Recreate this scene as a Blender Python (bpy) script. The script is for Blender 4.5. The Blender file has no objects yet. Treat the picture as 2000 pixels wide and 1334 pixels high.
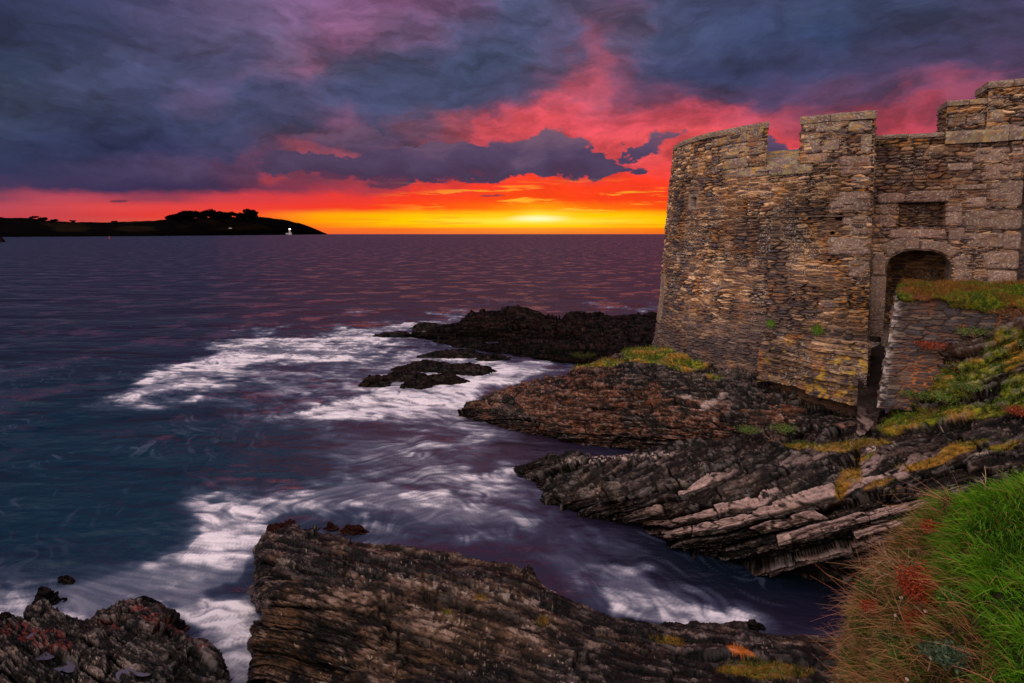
import bpy, math, random
import numpy as np
from math import radians as R
random.seed(7)
rng = np.random.default_rng(11)

# ------------------------------------------------------------------ camera model
H = 5.5            # eye height above the sea
F = 1111.0         # focal length in photo pixels (photo 2000 wide)
TH = R(4.6)        # camera looks down by this much
PY0 = 457 + F * math.tan(TH)
cT, sT = math.cos(TH), math.sin(TH)

def ray(px, py):
    a = (np.asarray(px, float) - 1000) / F
    b = (PY0 - np.asarray(py, float)) / F
    y = cT + b * sT
    z = -sT + b * cT
    return a / y, z / y          # x/Y , z/Y

def atY(px, py, Y):
    a, c = ray(px, py)
    return np.array([a * Y, Y, H + c * Y])

def atZ(px, py, z):
    a, c = ray(px, py)
    Y = (z - H) / c
    return np.array([a * Y, Y, z])

def proj(P):
    x, y, z = P[..., 0], P[..., 1], P[..., 2] - H
    y = np.maximum(y, .05)
    d = y * cT - z * sT
    u = y * sT + z * cT
    return 1000 + F * x / d, PY0 - F * u / d

# ------------------------------------------------------------------ noise
def _h(ix, iy, iz, seed):
    with np.errstate(over='ignore'):
        h = (ix.astype(np.uint32) * np.uint32(374761393) + iy.astype(np.uint32) * np.uint32(668265263)
             + iz.astype(np.uint32) * np.uint32(2246822519) + np.uint32(seed * 3266489917 % 4294967296))
        h = (h ^ (h >> np.uint32(13))) * np.uint32(1274126177)
        h = (h ^ (h >> np.uint32(15))) * np.uint32(2654435761)
        h = h ^ (h >> np.uint32(16))
    return h.astype(np.float32) / np.float32(4294967295.0)

def hash1(k, seed=0):
    k = np.asarray(k).astype(np.int64)
    return _h(k, k * 0 + 17, k * 0 + 5, seed)

def hash2(k, m, seed=0):
    k = np.asarray(k).astype(np.int64); m = np.asarray(m).astype(np.int64)
    return _h(k, m, k * 0 + 3, seed)

def vn(x, y, z, seed=0):
    x, y, z = np.broadcast_arrays(x, y, z)
    xi = np.floor(x).astype(np.int64); yi = np.floor(y).astype(np.int64); zi = np.floor(z).astype(np.int64)
    fx = (x - xi).astype(np.float32); fy = (y - yi).astype(np.float32); fz = (z - zi).astype(np.float32)
    fx = fx * fx * fx * (fx * (fx * 6 - 15) + 10); fy = fy * fy * fy * (fy * (fy * 6 - 15) + 10); fz = fz * fz * (3 - 2 * fz)
    def c(a, b, d): return _h(xi + a, yi + b, zi + d, seed)
    x00 = c(0, 0, 0) * (1 - fx) + c(1, 0, 0) * fx
    x10 = c(0, 1, 0) * (1 - fx) + c(1, 1, 0) * fx
    x01 = c(0, 0, 1) * (1 - fx) + c(1, 0, 1) * fx
    x11 = c(0, 1, 1) * (1 - fx) + c(1, 1, 1) * fx
    return (x00 * (1 - fy) + x10 * fy) * (1 - fz) + (x01 * (1 - fy) + x11 * fy) * fz

def fbm(x, y, z, seed=0, octs=4, gain=.5):
    s = 0; a = 1; t = 0
    for o in range(octs):
        s = s + a * vn(x, y, z, seed + o * 31); t += a; a *= gain
        x = x * 2.03 + 11.3; y = y * 2.03 + 5.7; z = z * 2.03 + 3.1
    return s / t

def sstep(a, b, x):
    t = np.clip((x - a) / (b - a), 0, 1)
    return t * t * (3 - 2 * t)

def mixc(a, b, t):
    a = np.asarray(a, float); b = np.asarray(b, float)
    return a * (1 - t[..., None]) + b * t[..., None]

def blobs(px, py, lst, soft=(.45, 1.25)):
    out = np.zeros(np.shape(px))
    for (cx, cy, rx, ry, rot, w) in lst:
        c, s = math.cos(R(rot)), math.sin(R(rot))
        dx, dy = px - cx, py - cy
        u = (dx * c + dy * s) / rx; v = (-dx * s + dy * c) / ry
        out = out + w * (1 - sstep(soft[0], soft[1], np.sqrt(u * u + v * v)))
    return out

# ------------------------------------------------------------------ objects
col = bpy.context.scene.collection

def link(name, me, mat=None, parent=None):
    o = bpy.data.objects.new(name, me)
    col.objects.link(o)
    if mat is not None and me is not None: me.materials.append(mat)
    if parent is not None: o.parent = parent
    return o

def tag(o, label=None, cat=None, group=None, kind=None):
    if label: o['label'] = label
    if cat: o['category'] = cat
    if group: o['group'] = group
    if kind: o['kind'] = kind
    return o

def empty(name, loc, label, cat, group=None):
    o = bpy.data.objects.new(name, None); o.location = loc; o.empty_display_size = .2
    col.objects.link(o)
    return tag(o, label, cat, group)

def mesh_np(name, V, Q, C=None, smooth=True, extra=None):
    """V (n,3), Q (m,4) -> mesh with colour attribute"""
    V = np.asarray(V, np.float32).reshape(-1, 3); Q = np.asarray(Q, np.int32)
    me = bpy.data.meshes.new(name)
    me.vertices.add(len(V)); me.vertices.foreach_set('co', V.ravel())
    k = Q.shape[1]
    me.loops.add(Q.size); me.loops.foreach_set('vertex_index', Q.ravel())
    me.polygons.add(len(Q))
    me.polygons.foreach_set('loop_start', np.arange(0, Q.size, k, dtype=np.int32))
    me.polygons.foreach_set('use_smooth', np.full(len(Q), smooth, dtype=bool))
    me.update(calc_edges=True)
    if C is not None:
        C = np.asarray(C, np.float32).reshape(-1, C.shape[-1])
        if C.shape[1] == 3: C = np.concatenate([C, np.ones((len(C), 1), np.float32)], 1)
        at = me.color_attributes.new('Col', 'FLOAT_COLOR', 'POINT')
        at.data.foreach_set('color', np.ascontiguousarray(C).ravel())
    if extra:
        for n, a in extra.items():
            at = me.attributes.new(n, 'FLOAT', 'POINT'); at.data.foreach_set('value', np.asarray(a, np.float32).ravel())
    return me

def gridq(nu, nv, off=0, mask=None):
    i = np.arange(nv - 1)[:, None] * nu + np.arange(nu - 1)[None, :]
    q = np.stack([i, i + 1, i + nu + 1, i + nu], -1).reshape(-1, 4) + off
    if mask is not None: q = q[mask.reshape(-1)]
    return q

def grid_normals(P):
    du = np.gradient(P, axis=1); dv = np.gradient(P, axis=0)
    n = np.cross(du, dv)
    return n / (np.linalg.norm(n, axis=-1, keepdims=True) + 1e-12)

def localise(o, P0):
    """put the object's origin at P0, keep the mesh where it is"""
    me = o.data
    n = len(me.vertices); a = np.empty(n * 3, np.float32); me.vertices.foreach_get('co', a)
    a = a.reshape(-1, 3) - np.asarray(P0, np.float32)
    me.vertices.foreach_set('co', a.ravel()); me.update(); o.location = P0
    return o

# ------------------------------------------------------------------ materials
def attr_mat(name, rough=.75, spec=.3, bump=.4, bscale=(14, 14, 40), rot=(0, 0, 0), var=.35, rough_attr=False, dist=.02):
    m = bpy.data.materials.new(name); m.use_nodes = True
    nt = m.node_tree; N = nt.nodes; L = nt.links
    b = N['Principled BSDF']
    at = N.new('ShaderNodeAttribute'); at.attribute_name = 'Col'
    tc = N.new('ShaderNodeNewGeometry'); mp = N.new('ShaderNodeMapping'); mp.vector_type = 'POINT'
    mp.inputs['Scale'].default_value = bscale; mp.inputs['Rotation'].default_value = rot
    L.new(tc.outputs['Position'], mp.inputs['Vector'])
    n1 = N.new('ShaderNodeTexNoise'); n1.inputs['Scale'].default_value = 1; n1.inputs['Detail'].default_value = 6
    n1.inputs['Roughness'].default_value = .65
    L.new(mp.outputs[0], n1.inputs['Vector'])
    mr = N.new('ShaderNodeMapRange'); mr.inputs['From Min'].default_value = .3; mr.inputs['From Max'].default_value = .7
    mr.inputs['To Min'].default_value = 1 - var; mr.inputs['To Max'].default_value = 1 + var
    L.new(n1.outputs['Fac'], mr.inputs['Value'])
    mx = N.new('ShaderNodeVectorMath'); mx.operation = 'SCALE'
    L.new(at.outputs['Color'], mx.inputs[0]); L.new(mr.outputs[0], mx.inputs['Scale'])
    L.new(mx.outputs[0], b.inputs['Base Color'])
    bp = N.new('ShaderNodeBump'); bp.inputs['Strength'].default_value = bump; bp.inputs['Distance'].default_value = dist
    L.new(n1.outputs['Fac'], bp.inputs['Height']); L.new(bp.outputs[0], b.inputs['Normal'])
    b.inputs['Roughness'].default_value = rough; b.inputs['Specular IOR Level'].default_value = spec
    if rough_attr:
        L.new(at.outputs['Alpha'], b.inputs['Roughness'])
    return m

def plain_mat(name, c, rough=.6, emit=None, es=0):
    m = bpy.data.materials.new(name); m.use_nodes = True
    nt = m.node_tree; b = nt.nodes['Principled BSDF']
    tn = nt.nodes.new('ShaderNodeTexNoise'); tn.inputs['Scale'].default_value = 9; tn.inputs['Detail'].default_value = 4
    cr = nt.nodes.new('ShaderNodeValToRGB')
    cr.color_ramp.elements[0].color = (c[0] * .7, c[1] * .7, c[2] * .7, 1); cr.color_ramp.elements[0].position = .3
    cr.color_ramp.elements[1].color = (min(1, c[0] * 1.2), min(1, c[1] * 1.2), min(1, c[2] * 1.2), 1); cr.color_ramp.elements[1].position = .7
    nt.links.new(tn.outputs['Fac'], cr.inputs[0]); nt.links.new(cr.outputs[0], b.inputs['Base Color'])
    b.inputs['Roughness'].default_value = rough
    if emit:
        b.inputs['Emission Color'].default_value = (*emit, 1); b.inputs['Emission Strength'].default_value = es
    return m

M_rock = attr_mat('wet_slate_rock', rough_attr=True, spec=.13, bump=.75, bscale=(9, 14, 34), rot=(.35, -.3, 0), var=.5, dist=.03)
M_reef = attr_mat('wet_black_rock', rough_attr=True, spec=.035, bump=.75, bscale=(6, 10, 26), rot=(.35, -.3, 0), var=.5, dist=.05)
M_wall = attr_mat('slate_masonry', rough=.8, spec=.25, bump=.6, bscale=(22, 22, 60), var=.3, dist=.015)
M_gran = attr_mat('granite', rough=.8, spec=.25, bump=.5, bscale=(60, 60, 60), var=.4, dist=.01)
M_grass = attr_mat('grass_blades', rough=.65, spec=.2, bump=0, bscale=(3, 3, 3), var=.3)
M_soil = attr_mat('turf_and_soil', rough=.95, spec=.1, bump=.8, bscale=(18, 18, 18), var=.4, dist=.03)
M_hill = attr_mat('distant_land', rough=.95, spec=.0, bump=0, bscale=(.02, .02, .05), var=.3)

# ------------------------------------------------------------------ sheets from control grids
def cr1(A, n):
    """Catmull-Rom resample along axis 0 to n samples (a little linear mixed in)"""
    m = A.shape[0]
    t = np.linspace(0, m - 1, n); i = np.clip(np.floor(t).astype(int), 0, m - 2); f = (t - i).reshape((-1,) + (1,) * (A.ndim - 1))
    Ap = np.concatenate([2 * A[:1] - A[1:2], A, 2 * A[-1:] - A[-2:-1]], 0)
    p0, p1, p2, p3 = Ap[i], Ap[i + 1], Ap[i + 2], Ap[i + 3]
    c = .5 * ((2 * p1) + (-p0 + p2) * f + (2 * p0 - 5 * p1 + 4 * p2 - p3) * f ** 2 + (-p0 + 3 * p1 - 3 * p2 + p3) * f ** 3)
    return .75 * c + .25 * (p1 * (1 - f) + p2 * f)

def ctrl(rows, skirt=(.25, .25, .25, .25), drop=-1.0):
    """rows of (px,py,z) -> world points with a skirt ring; skirt = far, near, left, right widths (None: no ring)"""
    A = np.array([[atZ(*c) for c in r] for r in rows])
    def ring(edge, inner, w):
        d = edge - inner; d[:, 2] = 0
        d /= np.linalg.norm(d, axis=1, keepdims=True) + 1e-9
        e = edge + d * w; e[:, 2] = np.minimum(edge[:, 2], 0) + drop
        m = edge + d * w * .45; m[:, 2] = edge[:, 2] * .55 + .45 * e[:, 2]
        return m, e
    f, n, l, r = skirt
    if f is not None:
        m, e = ring(A[0], A[1], f); A = np.concatenate([e[None], m[None], A], 0)
    if n is not None:
        m, e = ring(A[-1], A[-2], n); A = np.concatenate([A, m[None], e[None]], 0)
    if l is not None:
        m, e = ring(A[:, 0], A[:, 1], l); A = np.concatenate([e[:, None], m[:, None], A], 1)
    if r is not None:
        m, e = ring(A[:, -1], A[:, -2], r); A = np.concatenate([A, m[:, None], e[:, None]], 1)
    return A

def strata(P, b, s, th, jl, seed, warp=.35):
    """layered rock: value per layer/block and crease between them"""
    b = np.array(b, float); b /= np.linalg.norm(b)
    s = np.array(s, float); s -= b * s.dot(b); s /= np.linalg.norm(s)
    w = (fbm(P[..., 0] * .6, P[..., 1] * .6, P[..., 2] * .6, seed, 3) - .5) * 2 * warp
    q = (P @ b) / th + w / th * .35 + (fbm(P[..., 0] * 3, P[..., 1] * 3, P[..., 2] * 3, seed + 9, 3) - .5) * .22
    k = np.floor(q); f = q - k
    a = (P @ s) / jl + hash1(k, seed) * 13 + (fbm(P[..., 0] * 3, P[..., 1] * 3, P[..., 2] * 3, seed + 4, 2) - .5) * .6
    m = np.floor(a); g = a - m
    v = .6 * hash1(k, seed + 1) + .4 * hash2(k, m, seed + 2)
    # shape inside a layer: rises towards its upper edge then breaks
    edge = np.minimum(f, 1 - f)
    crease = np.exp(-(edge / .055) ** 2) + .7 * np.exp(-(np.minimum(g, 1 - g) * jl / th / .08) ** 2)
    tl = (hash2(k, m, seed + 3) - .35) * 1.3; t2 = (hash2(k, m, seed + 5) - .5) * .9
    return v + tl * f + t2 * (g - .5), np.clip(crease, 0, 1), f, k, m

def rock_sheet(name, A, nu, nv, b, s, scales, seed, colfn, amp=1.0, taper=None, eg_=.30, fine=1.0):
    P = cr1(cr1(A, nv).transpose(1, 0, 2), nu).transpose(1, 0, 2)
    N = grid_normals(P)
    if N[..., 2].mean() < 0: N = -N
    P0 = P.copy(); D = np.zeros(P.shape[:2]); info = {}
    for i, (th, jl, am) in enumerate(scales):
        v, c, f, k, m = strata(P0, b, s, th, jl, seed + i * 7)
        D += am * (v - .6) - am * .45 * c
        info[i] = (v, c, f, k, m)
    D += (fbm(P0[..., 0] * 1.2, P0[..., 1] * 1.2, P0[..., 2] * 1.2, seed + 50, 4) - .5) * scales[0][2] * .9
    bb = np.array(b, float); bb /= np.linalg.norm(bb); q_ = P0 @ bb; ss = np.array(s, float); ss -= bb * ss.dot(bb); ss /= np.linalg.norm(ss); t_ = P0 @ ss; r_ = P0 @ np.cross(bb, ss)
    q_ = q_ + (fbm(P0[..., 0] * 1.4, P0[..., 1] * 1.4, P0[..., 2] * 1.4, seed + 61, 3) - .5) * .12
    D += (fbm(t_ * 4, r_ * 8, q_ * 20, seed + 60, 6, .68) - .5) * scales[-1][2] * 2.8 * fine
    info['B'] = (t_, r_, q_)
    rd = np.abs(fbm(q_ * 30, t_ * 5, q_ * 0, seed + 62, 4, .6) - .5) * 2
    D -= (1 - sstep(0, .22, rd)) * scales[-1][2] * .9
    if taper is not None: D = D * taper(P0)
    def box(A_, k):
        B_ = np.pad(A_, ((k, k + 1), (k, k + 1)), 'edge').cumsum(0).cumsum(1); w_ = 2 * k + 1
        return (B_[w_:, w_:] - B_[:-w_, w_:] - B_[w_:, :-w_] + B_[:-w_, :-w_])[:A_.shape[0], :A_.shape[1]] / w_ ** 2
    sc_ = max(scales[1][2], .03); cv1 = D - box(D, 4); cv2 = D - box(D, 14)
    P = P0 + N * D[..., None] * amp
    N2 = grid_normals(P)
    if N2[..., 2].mean() < 0: N2 = -N2
    C = colfn(P, N2, D, info)
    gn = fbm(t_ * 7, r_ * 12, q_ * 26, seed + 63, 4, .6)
    eg = sstep(.16, .40, cv1 / sc_) * sstep(.50, .60, gn) * eg_  # pale highlights painted along raised edges
    cavk = (1 - .72 * sstep(-.02, -.28, cv1 / sc_)) * (1 - .6 * sstep(-.15, -.8, cv2 / sc_))  # hollows darkened in colour to act as occlusion shade
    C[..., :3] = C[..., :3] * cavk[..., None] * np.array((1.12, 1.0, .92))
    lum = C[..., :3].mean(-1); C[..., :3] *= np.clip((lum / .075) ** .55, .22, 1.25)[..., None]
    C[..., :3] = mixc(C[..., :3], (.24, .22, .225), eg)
    return P, N2, C, D

def rock_color(P, N, D, info, seed=0, brown=.5, pale=.3, rust=(.16, .07, .03), lich=0., wetz=.35, ribs=0.):
    x, y, z = P[..., 0], P[..., 1], P[..., 2]
    B = info.pop('B', (x, y, z)); n1 = fbm(x * .9, y * .9, z * 2.5, seed + 1, 4); n2 = fbm(B[0] * 3, B[1] * 6, B[2] * 16, seed + 2, 5, .6); n3 = fbm(B[0] * 12, B[1] * 24, B[2] * 55, seed + 3, 3)
    lay = info[0][0]; lay2 = info[1][0]
    c = mixc((.0045, .004, .005), (.034, .027, .030), sstep(.25, .9, lay2 * .6 + n2 * .5))
    br = sstep(.42, .62, n1 + (n2 - .5) * .5) * brown
    c = mixc(c, np.array(rust) * .7, np.clip(br * (.25 + .75 * n3), 0, 1))
    up = sstep(.35, .9, N[..., 2])
    pl = sstep(.52, .68, n2 * .55 + n3 * .5) * sstep(.3, .75, lay) * pale
    c = mixc(c, (.20, .18, .19), np.clip(pl, 0, .9))
    if ribs:
        rb = ribs * sstep(.52, .62, hash2(info[0][3], info[0][4], seed + 77)) * sstep(.25, .6, info[0][2]) * sstep(.4, .55, n2 + .08)
        c = mixc(c, (.23, .19, .20), np.clip(rb, 0, .85))
    sp = sstep(.69, .75, fbm(x * 34, y * 34, z * 40, seed + 5, 3)) * sstep(.48, .6, fbm(x * 2, y * 2, z * 3, seed + 6, 3))
    c = mixc(c, (.50, .47, .45), sp * .5 * min(1, pale * 2.2))  # white lichen specks, doubling as painted glints
    if lich:
        li = sstep(.62, .68, fbm(x * 5, y * 5, z * 7, seed + 8, 4)) * sstep(.25, .6, N[..., 2]) * lich
        c = mixc(c, (.33, .17, .03), np.clip(li, 0, .8))
    c = c * (.55 + .9 * sstep(.35, .65, n2))[..., None]
    for i in info: c = c * (1 - .85 * info[i][1])[..., None]
    wet = 1 - sstep(wetz * .3, wetz * 1.6, z + (n1 - .5) * .5)
    c = c * (1 - .45 * wet)[..., None]
    rough = np.clip(.42 - .16 * wet - .16 * sstep(.5, .62, n2) + .1 * (n3 - .5), .26, .9)
    return np.concatenate([c, rough[..., None]], -1)

def put_sheet(name, P, C, mat, ground=None, **kw):
    nv, nu = P.shape[:2]
    q = gridq(nu, nv)
    # consistent outward winding (up)
    n = np.cross(P[nv // 2, nu // 2 + 1] - P[nv // 2, nu // 2], P[nv // 2 + 1, nu // 2] - P[nv // 2, nu // 2])
    me = mesh_np(name, P.reshape(-1, 3), q, C.reshape(-1, C.shape[-1]))
    return tag(link(name, me, mat), **kw)

# ------------------------------------------------------------------ blades (grass, stems)
def blades(root, up, length, width, bend_dir, bend, colr, colt, segs=3, seed=0):
    """vectorised ribbons; root(N,3) up(N,3) length(N) width(N) bend_dir(N,3) bend(N) colours (N,3)"""
    n = len(root); r = np.random.default_rng(seed)
    ang = r.uniform(0, 2 * np.pi, n)
    side = np.stack([np.cos(ang), np.sin(ang) * .5, np.zeros(n)], 1)
    side -= up * (side * up).sum(1, keepdims=True); side /= np.linalg.norm(side, axis=1, keepdims=True) + 1e-9
    V = np.zeros((n, segs + 1, 2, 3)); C = np.zeros((n, segs + 1, 2, 3))
    for k in range(segs + 1):
        t = k / segs
        c = root + up * (length * t * (1 - .35 * bend * t))[:, None] + bend_dir * (length * bend * t * t)[:, None]
        c[:, 2] -= length * bend * .25 * t ** 3
        w = width * (1 - t ** 1.5) * .5 + .0004
        V[:, k, 0] = c - side * w[:, None]; V[:, k, 1] = c + side * w[:, None]
        cc = colr * (1 - t) + colt * t
        C[:, k, 0] = cc; C[:, k, 1] = cc
    base = np.arange(n)[:, None] * (segs + 1) * 2
    q = []
    for k in range(segs):
        q.append(np.concatenate([base + 2 * k, base + 2 * k + 1, base + 2 * k + 3, base + 2 * k + 2], 1))
    return V.reshape(-1, 3), np.concatenate(q, 0), C.reshape(-1, 3)

def scatter(P, N, mask, n, seed):
    """random points on a grid surface with probability ~ mask * area"""
    r = np.random.default_rng(seed)
    d = np.linalg.norm(np.cross(np.gradient(P, axis=1), np.gradient(P, axis=0)), axis=-1)
    w = (d * np.clip(mask, 0, 1)).ravel(); w /= w.sum()
    i = r.choice(len(w), n, p=w)
    pts = P.reshape(-1, 3)[i] + r.normal(0, .012, (n, 3))
    return pts, N.reshape(-1, 3)[i], i

# ================================================================== WORLD, SUN, CAMERA
scene = bpy.context.scene
world = bpy.data.worlds.new("World"); scene.world = world; world.use_nodes = True
SUN_AZ = math.atan((1050 - 1000) / F); SUN_EL = R(1.8)

def build_sky():
    nt = world.node_tree; N = nt.nodes; L = nt.links
    N.clear()
    out = N.new('ShaderNodeOutputWorld'); bg = N.new('ShaderNodeBackground'); L.new(bg.outputs[0], out.inputs[0])
    def val(x): return x
    def M(op, a, b=None, c=None, clamp=False):
        n = N.new('ShaderNodeMath'); n.operation = op; n.use_clamp = clamp
        for i, v in enumerate((a, b, c)):
            if v is None: continue
            if isinstance(v, (int, float)): n.inputs[i].default_value = v
            else: L.new(v, n.inputs[i])
        return n.outputs[0]
    def MR(v, a, b, c=0, d=1, mode='SMOOTHSTEP'):
        n = N.new('ShaderNodeMapRange'); n.interpolation_type = mode
        L.new(v, n.inputs['Value'])
        for k, x in zip(('From Min', 'From Max', 'To Min', 'To Max'), (a, b, c, d)): n.inputs[k].default_value = x
        return n.outputs[0]
    def ramp(v, stops):
        n = N.new('ShaderNodeValToRGB'); L.new(v, n.inputs[0]); e = n.color_ramp.elements
        while len(e) < len(stops): e.new(.5)
        for el, (p, c) in zip(e, stops):
            el.position = p; el.color = (*[((q / 255 + .055) / 1.055) ** 2.4 if q > 10 else q / 255 / 12.92 for q in c], 1)
        return n.outputs[0]
    def mix(f, a, b):
        n = N.new('ShaderNodeMix'); n.data_type = 'RGBA'
        if isinstance(f, (int, float)): n.inputs[0].default_value = f
        else: L.new(f, n.inputs[0])
        for s_, v in ((6, a), (7, b)):
            if isinstance(v, tuple): n.inputs[s_].default_value = v
            else: L.new(v, n.inputs[s_])
        return n.outputs[2]
    tc = N.new('ShaderNodeTexCoord'); sx = N.new('ShaderNodeSeparateXYZ'); L.new(tc.outputs['Generated'], sx.inputs[0])
    X, Y, Z = sx.outputs
    az = M('ARCTAN2', X, Y)
    hy = M('SQRT', M('ADD', M('MULTIPLY', X, X), M('MULTIPLY', Y, Y)))
    U = M('MULTIPLY', az, 1.111)
    V = M('MULTIPLY', M('DIVIDE', Z, M('MAXIMUM', hy, .02)), 1.111)
    V = M('MINIMUM', V, 3.0)
    cb = N.new('ShaderNodeCombineXYZ'); L.new(U, cb.inputs[0]); L.new(V, cb.inputs[1])
    def noise(sc, det, ro, seed, stretch=2.2, vec=None):
        mp = N.new('ShaderNodeMapping'); mp.inputs['Scale'].default_value = (sc, sc * stretch, 1); mp.inputs['Location'].default_value = (seed * 3.7, seed * 1.3, seed)
        L.new(vec or cb.outputs[0], mp.inputs[0])
        n = N.new('ShaderNodeTexNoise'); n.inputs['Scale'].default_value = 1; n.inputs['Detail'].default_value = det; n.inputs['Roughness'].default_value = ro
        L.new(mp.outputs[0], n.inputs['Vector'])
        return n
    # warped coordinates for soft torn cloud edges
    wn = noise(5.5, 5, .6, 1.7, 1.7)
    vs = N.new('ShaderNodeVectorMath'); vs.operation = 'SUBTRACT'; L.new(wn.outputs['Color'], vs.inputs[0]); vs.inputs[1].default_value = (.5, .5, .5)
    vm = N.new('ShaderNodeVectorMath'); vm.operation = 'MULTIPLY'; L.new(vs.outputs[0], vm.inputs[0]); vm.inputs[1].default_value = (.20, .085, 0)
    va = N.new('ShaderNodeVectorMath'); va.operation = 'ADD'; L.new(cb.outputs[0], va.inputs[0]); L.new(vm.outputs[0], va.inputs[1])
    W = va.outputs[0]
    def uv(px, py):
        a, c = ray(px, py); return math.atan(a) * 1.111, float(c) / math.sqrt(1 + float(a) ** 2) * 1.111
    def blobsum(lst, vec, s0=.45, s1=1.25):
        acc = None
        for (px, py, rx, ry, rot, w) in lst:
            u, v = uv(px, py); ca = 1 / (1 + ((px - 1000) / F) ** 2)
            mp = N.new('ShaderNodeMapping'); mp.vector_type = 'TEXTURE'
            mp.inputs['Location'].default_value = (u, v, 0); mp.inputs['Rotation'].default_value = (0, 0, R(-rot))
            mp.inputs['Scale'].default_value = (rx / 1000 * ca, ry / 1000 * math.sqrt(ca), 1)
            L.new(vec, mp.inputs[0])
            ln = N.new('ShaderNodeVectorMath'); ln.operation = 'LENGTH'; L.new(mp.outputs[0], ln.inputs[0])
            o = MR(ln.outputs['Value'], s0, s1, w, 0)
            acc = o if acc is None else M('ADD', acc, o)
        return acc
    # large colour masses of the dawn sky: one colour ramp along the horizon for each elevation
    ROWS = [
     (10, [(0,(38,46,78)),(150,(45,52,84)),(300,(60,58,92)),(450,(88,76,110)),(600,(112,84,122)),(700,(125,85,125)),(800,(130,85,125)),(900,(112,82,120)),(1000,(75,82,118)),(1100,(85,80,115)),(1200,(98,76,108)),(1300,(70,75,110)),(1450,(60,70,106)),(1600,(53,66,100)),(1750,(53,64,98)),(1900,(60,60,94)),(2000,(62,58,92))]),
     (70, [(0,(36,46,76)),(150,(46,54,86)),(300,(66,64,98)),(450,(88,80,114)),(600,(112,84,120)),(700,(132,86,122)),(800,(110,84,120)),(900,(78,80,116)),(1000,(70,78,114)),(1090,(80,72,104)),(1150,(124,72,98)),(1200,(88,76,106)),(1300,(60,70,104)),(1450,(50,62,98)),(1600,(44,60,96)),(1750,(54,58,92)),(1900,(64,58,90)),(2000,(58,54,86))]),
     (130, [(0,(44,58,88)),(150,(56,64,96)),(300,(64,68,102)),(450,(70,70,106)),(540,(104,82,114)),(610,(122,82,112)),(660,(86,78,110)),(750,(70,76,110)),(900,(62,74,108)),(1000,(66,76,108)),(1090,(84,70,100)),(1150,(140,72,94)),(1200,(100,66,94)),(1270,(60,64,98)),(1400,(50,58,94)),(1600,(54,56,90)),(1750,(64,56,90)),(2000,(68,52,84))]),
     (185, [(0,(50,62,90)),(150,(58,66,98)),(300,(56,62,96)),(420,(78,68,102)),(500,(60,64,98)),(620,(72,70,104)),(700,(62,68,102)),(850,(60,66,98)),(1000,(66,66,98)),(1090,(96,66,94)),(1150,(170,72,90)),(1220,(128,66,92)),(1350,(76,56,88)),(1500,(70,54,88)),(1600,(90,60,92)),(1700,(80,56,88)),(1850,(150,70,96)),(2000,(100,62,92))]),
     (240, [(0,(50,60,88)),(150,(42,50,82)),(300,(48,56,90)),(500,(58,62,96)),(620,(64,64,98)),(690,(108,70,98)),(760,(66,62,94)),(830,(110,70,94)),(870,(160,76,94)),(910,(150,72,92)),(960,(214,76,88)),(1050,(226,78,88)),(1200,(215,74,88)),(1350,(205,72,88)),(1450,(195,74,92)),(1600,(170,68,88)),(1800,(200,70,88)),(2000,(130,62,88))]),
     (290, [(0,(48,56,86)),(150,(44,50,82)),(300,(42,46,80)),(480,(58,58,92)),(560,(84,64,94)),(640,(150,72,90)),(690,(84,64,94)),(800,(96,66,92)),(870,(150,72,90)),(930,(200,72,84)),(1050,(220,74,82)),(1230,(224,76,82)),(1300,(228,80,84)),(1500,(235,75,82)),(1800,(225,72,80)),(2000,(180,70,86))]),
     (335, [(0,(48,52,84)),(200,(68,60,92)),(400,(78,62,94)),(490,(104,64,92)),(540,(180,70,86)),(600,(120,66,90)),(700,(140,64,84)),(900,(210,68,70)),(1050,(235,68,60)),(1250,(240,68,62)),(1600,(240,64,56)),(2000,(220,64,64))]),
     (362, [(0,(66,54,86)),(150,(60,50,84)),(300,(58,48,82)),(430,(66,50,82)),(540,(120,56,82)),(640,(160,58,74)),(740,(170,58,70)),(860,(225,60,56)),(960,(250,60,40)),(1100,(255,66,30)),(1300,(250,60,38)),(2000,(230,58,48))]),
     (386, [(0,(140,66,90)),(90,(186,72,88)),(180,(184,70,86)),(260,(150,62,84)),(340,(150,62,82)),(410,(205,66,76)),(600,(228,60,60)),(800,(246,58,36)),(1000,(255,74,20)),(1200,(252,64,26)),(1400,(248,60,28)),(2000,(236,56,40))]),
     (405, [(0,(186,74,88)),(200,(222,72,72)),(400,(232,66,62)),(600,(242,60,44)),(800,(253,66,22)),(950,(255,105,14)),(1050,(255,160,14)),(1150,(255,116,14)),(1300,(252,80,20)),(2000,(240,70,30))]),
     (421, [(0,(190,70,80)),(300,(228,62,56)),(500,(248,90,40)),(620,(255,165,8)),(800,(255,192,4)),(1000,(255,205,24)),(1050,(255,228,60)),(1150,(255,208,6)),(1300,(255,190,2)),(2000,(250,90,20))]),
     (433, [(0,(190,70,80)),(500,(240,90,40)),(600,(253,150,10)),(800,(255,206,3)),(1050,(255,236,80)),(1300,(255,200,2)),(2000,(250,100,20))]),
     (441, [(0,(190,70,80)),(500,(240,90,40)),(620,(253,130,20)),(800,(255,190,8)),(1050,(255,210,20)),(1300,(255,190,4)),(2000,(250,100,20))]),
     (448, [(0,(186,70,78)),(500,(236,84,44)),(620,(250,108,38)),(800,(250,116,32)),(1050,(254,150,40)),(1300,(252,124,20)),(2000,(240,90,30))]),
     (456, [(0,(180,70,76)),(500,(225,80,50)),(620,(238,100,48)),(1050,(246,130,48)),(1300,(240,112,34)),(2000,(220,80,40))])]
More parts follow.
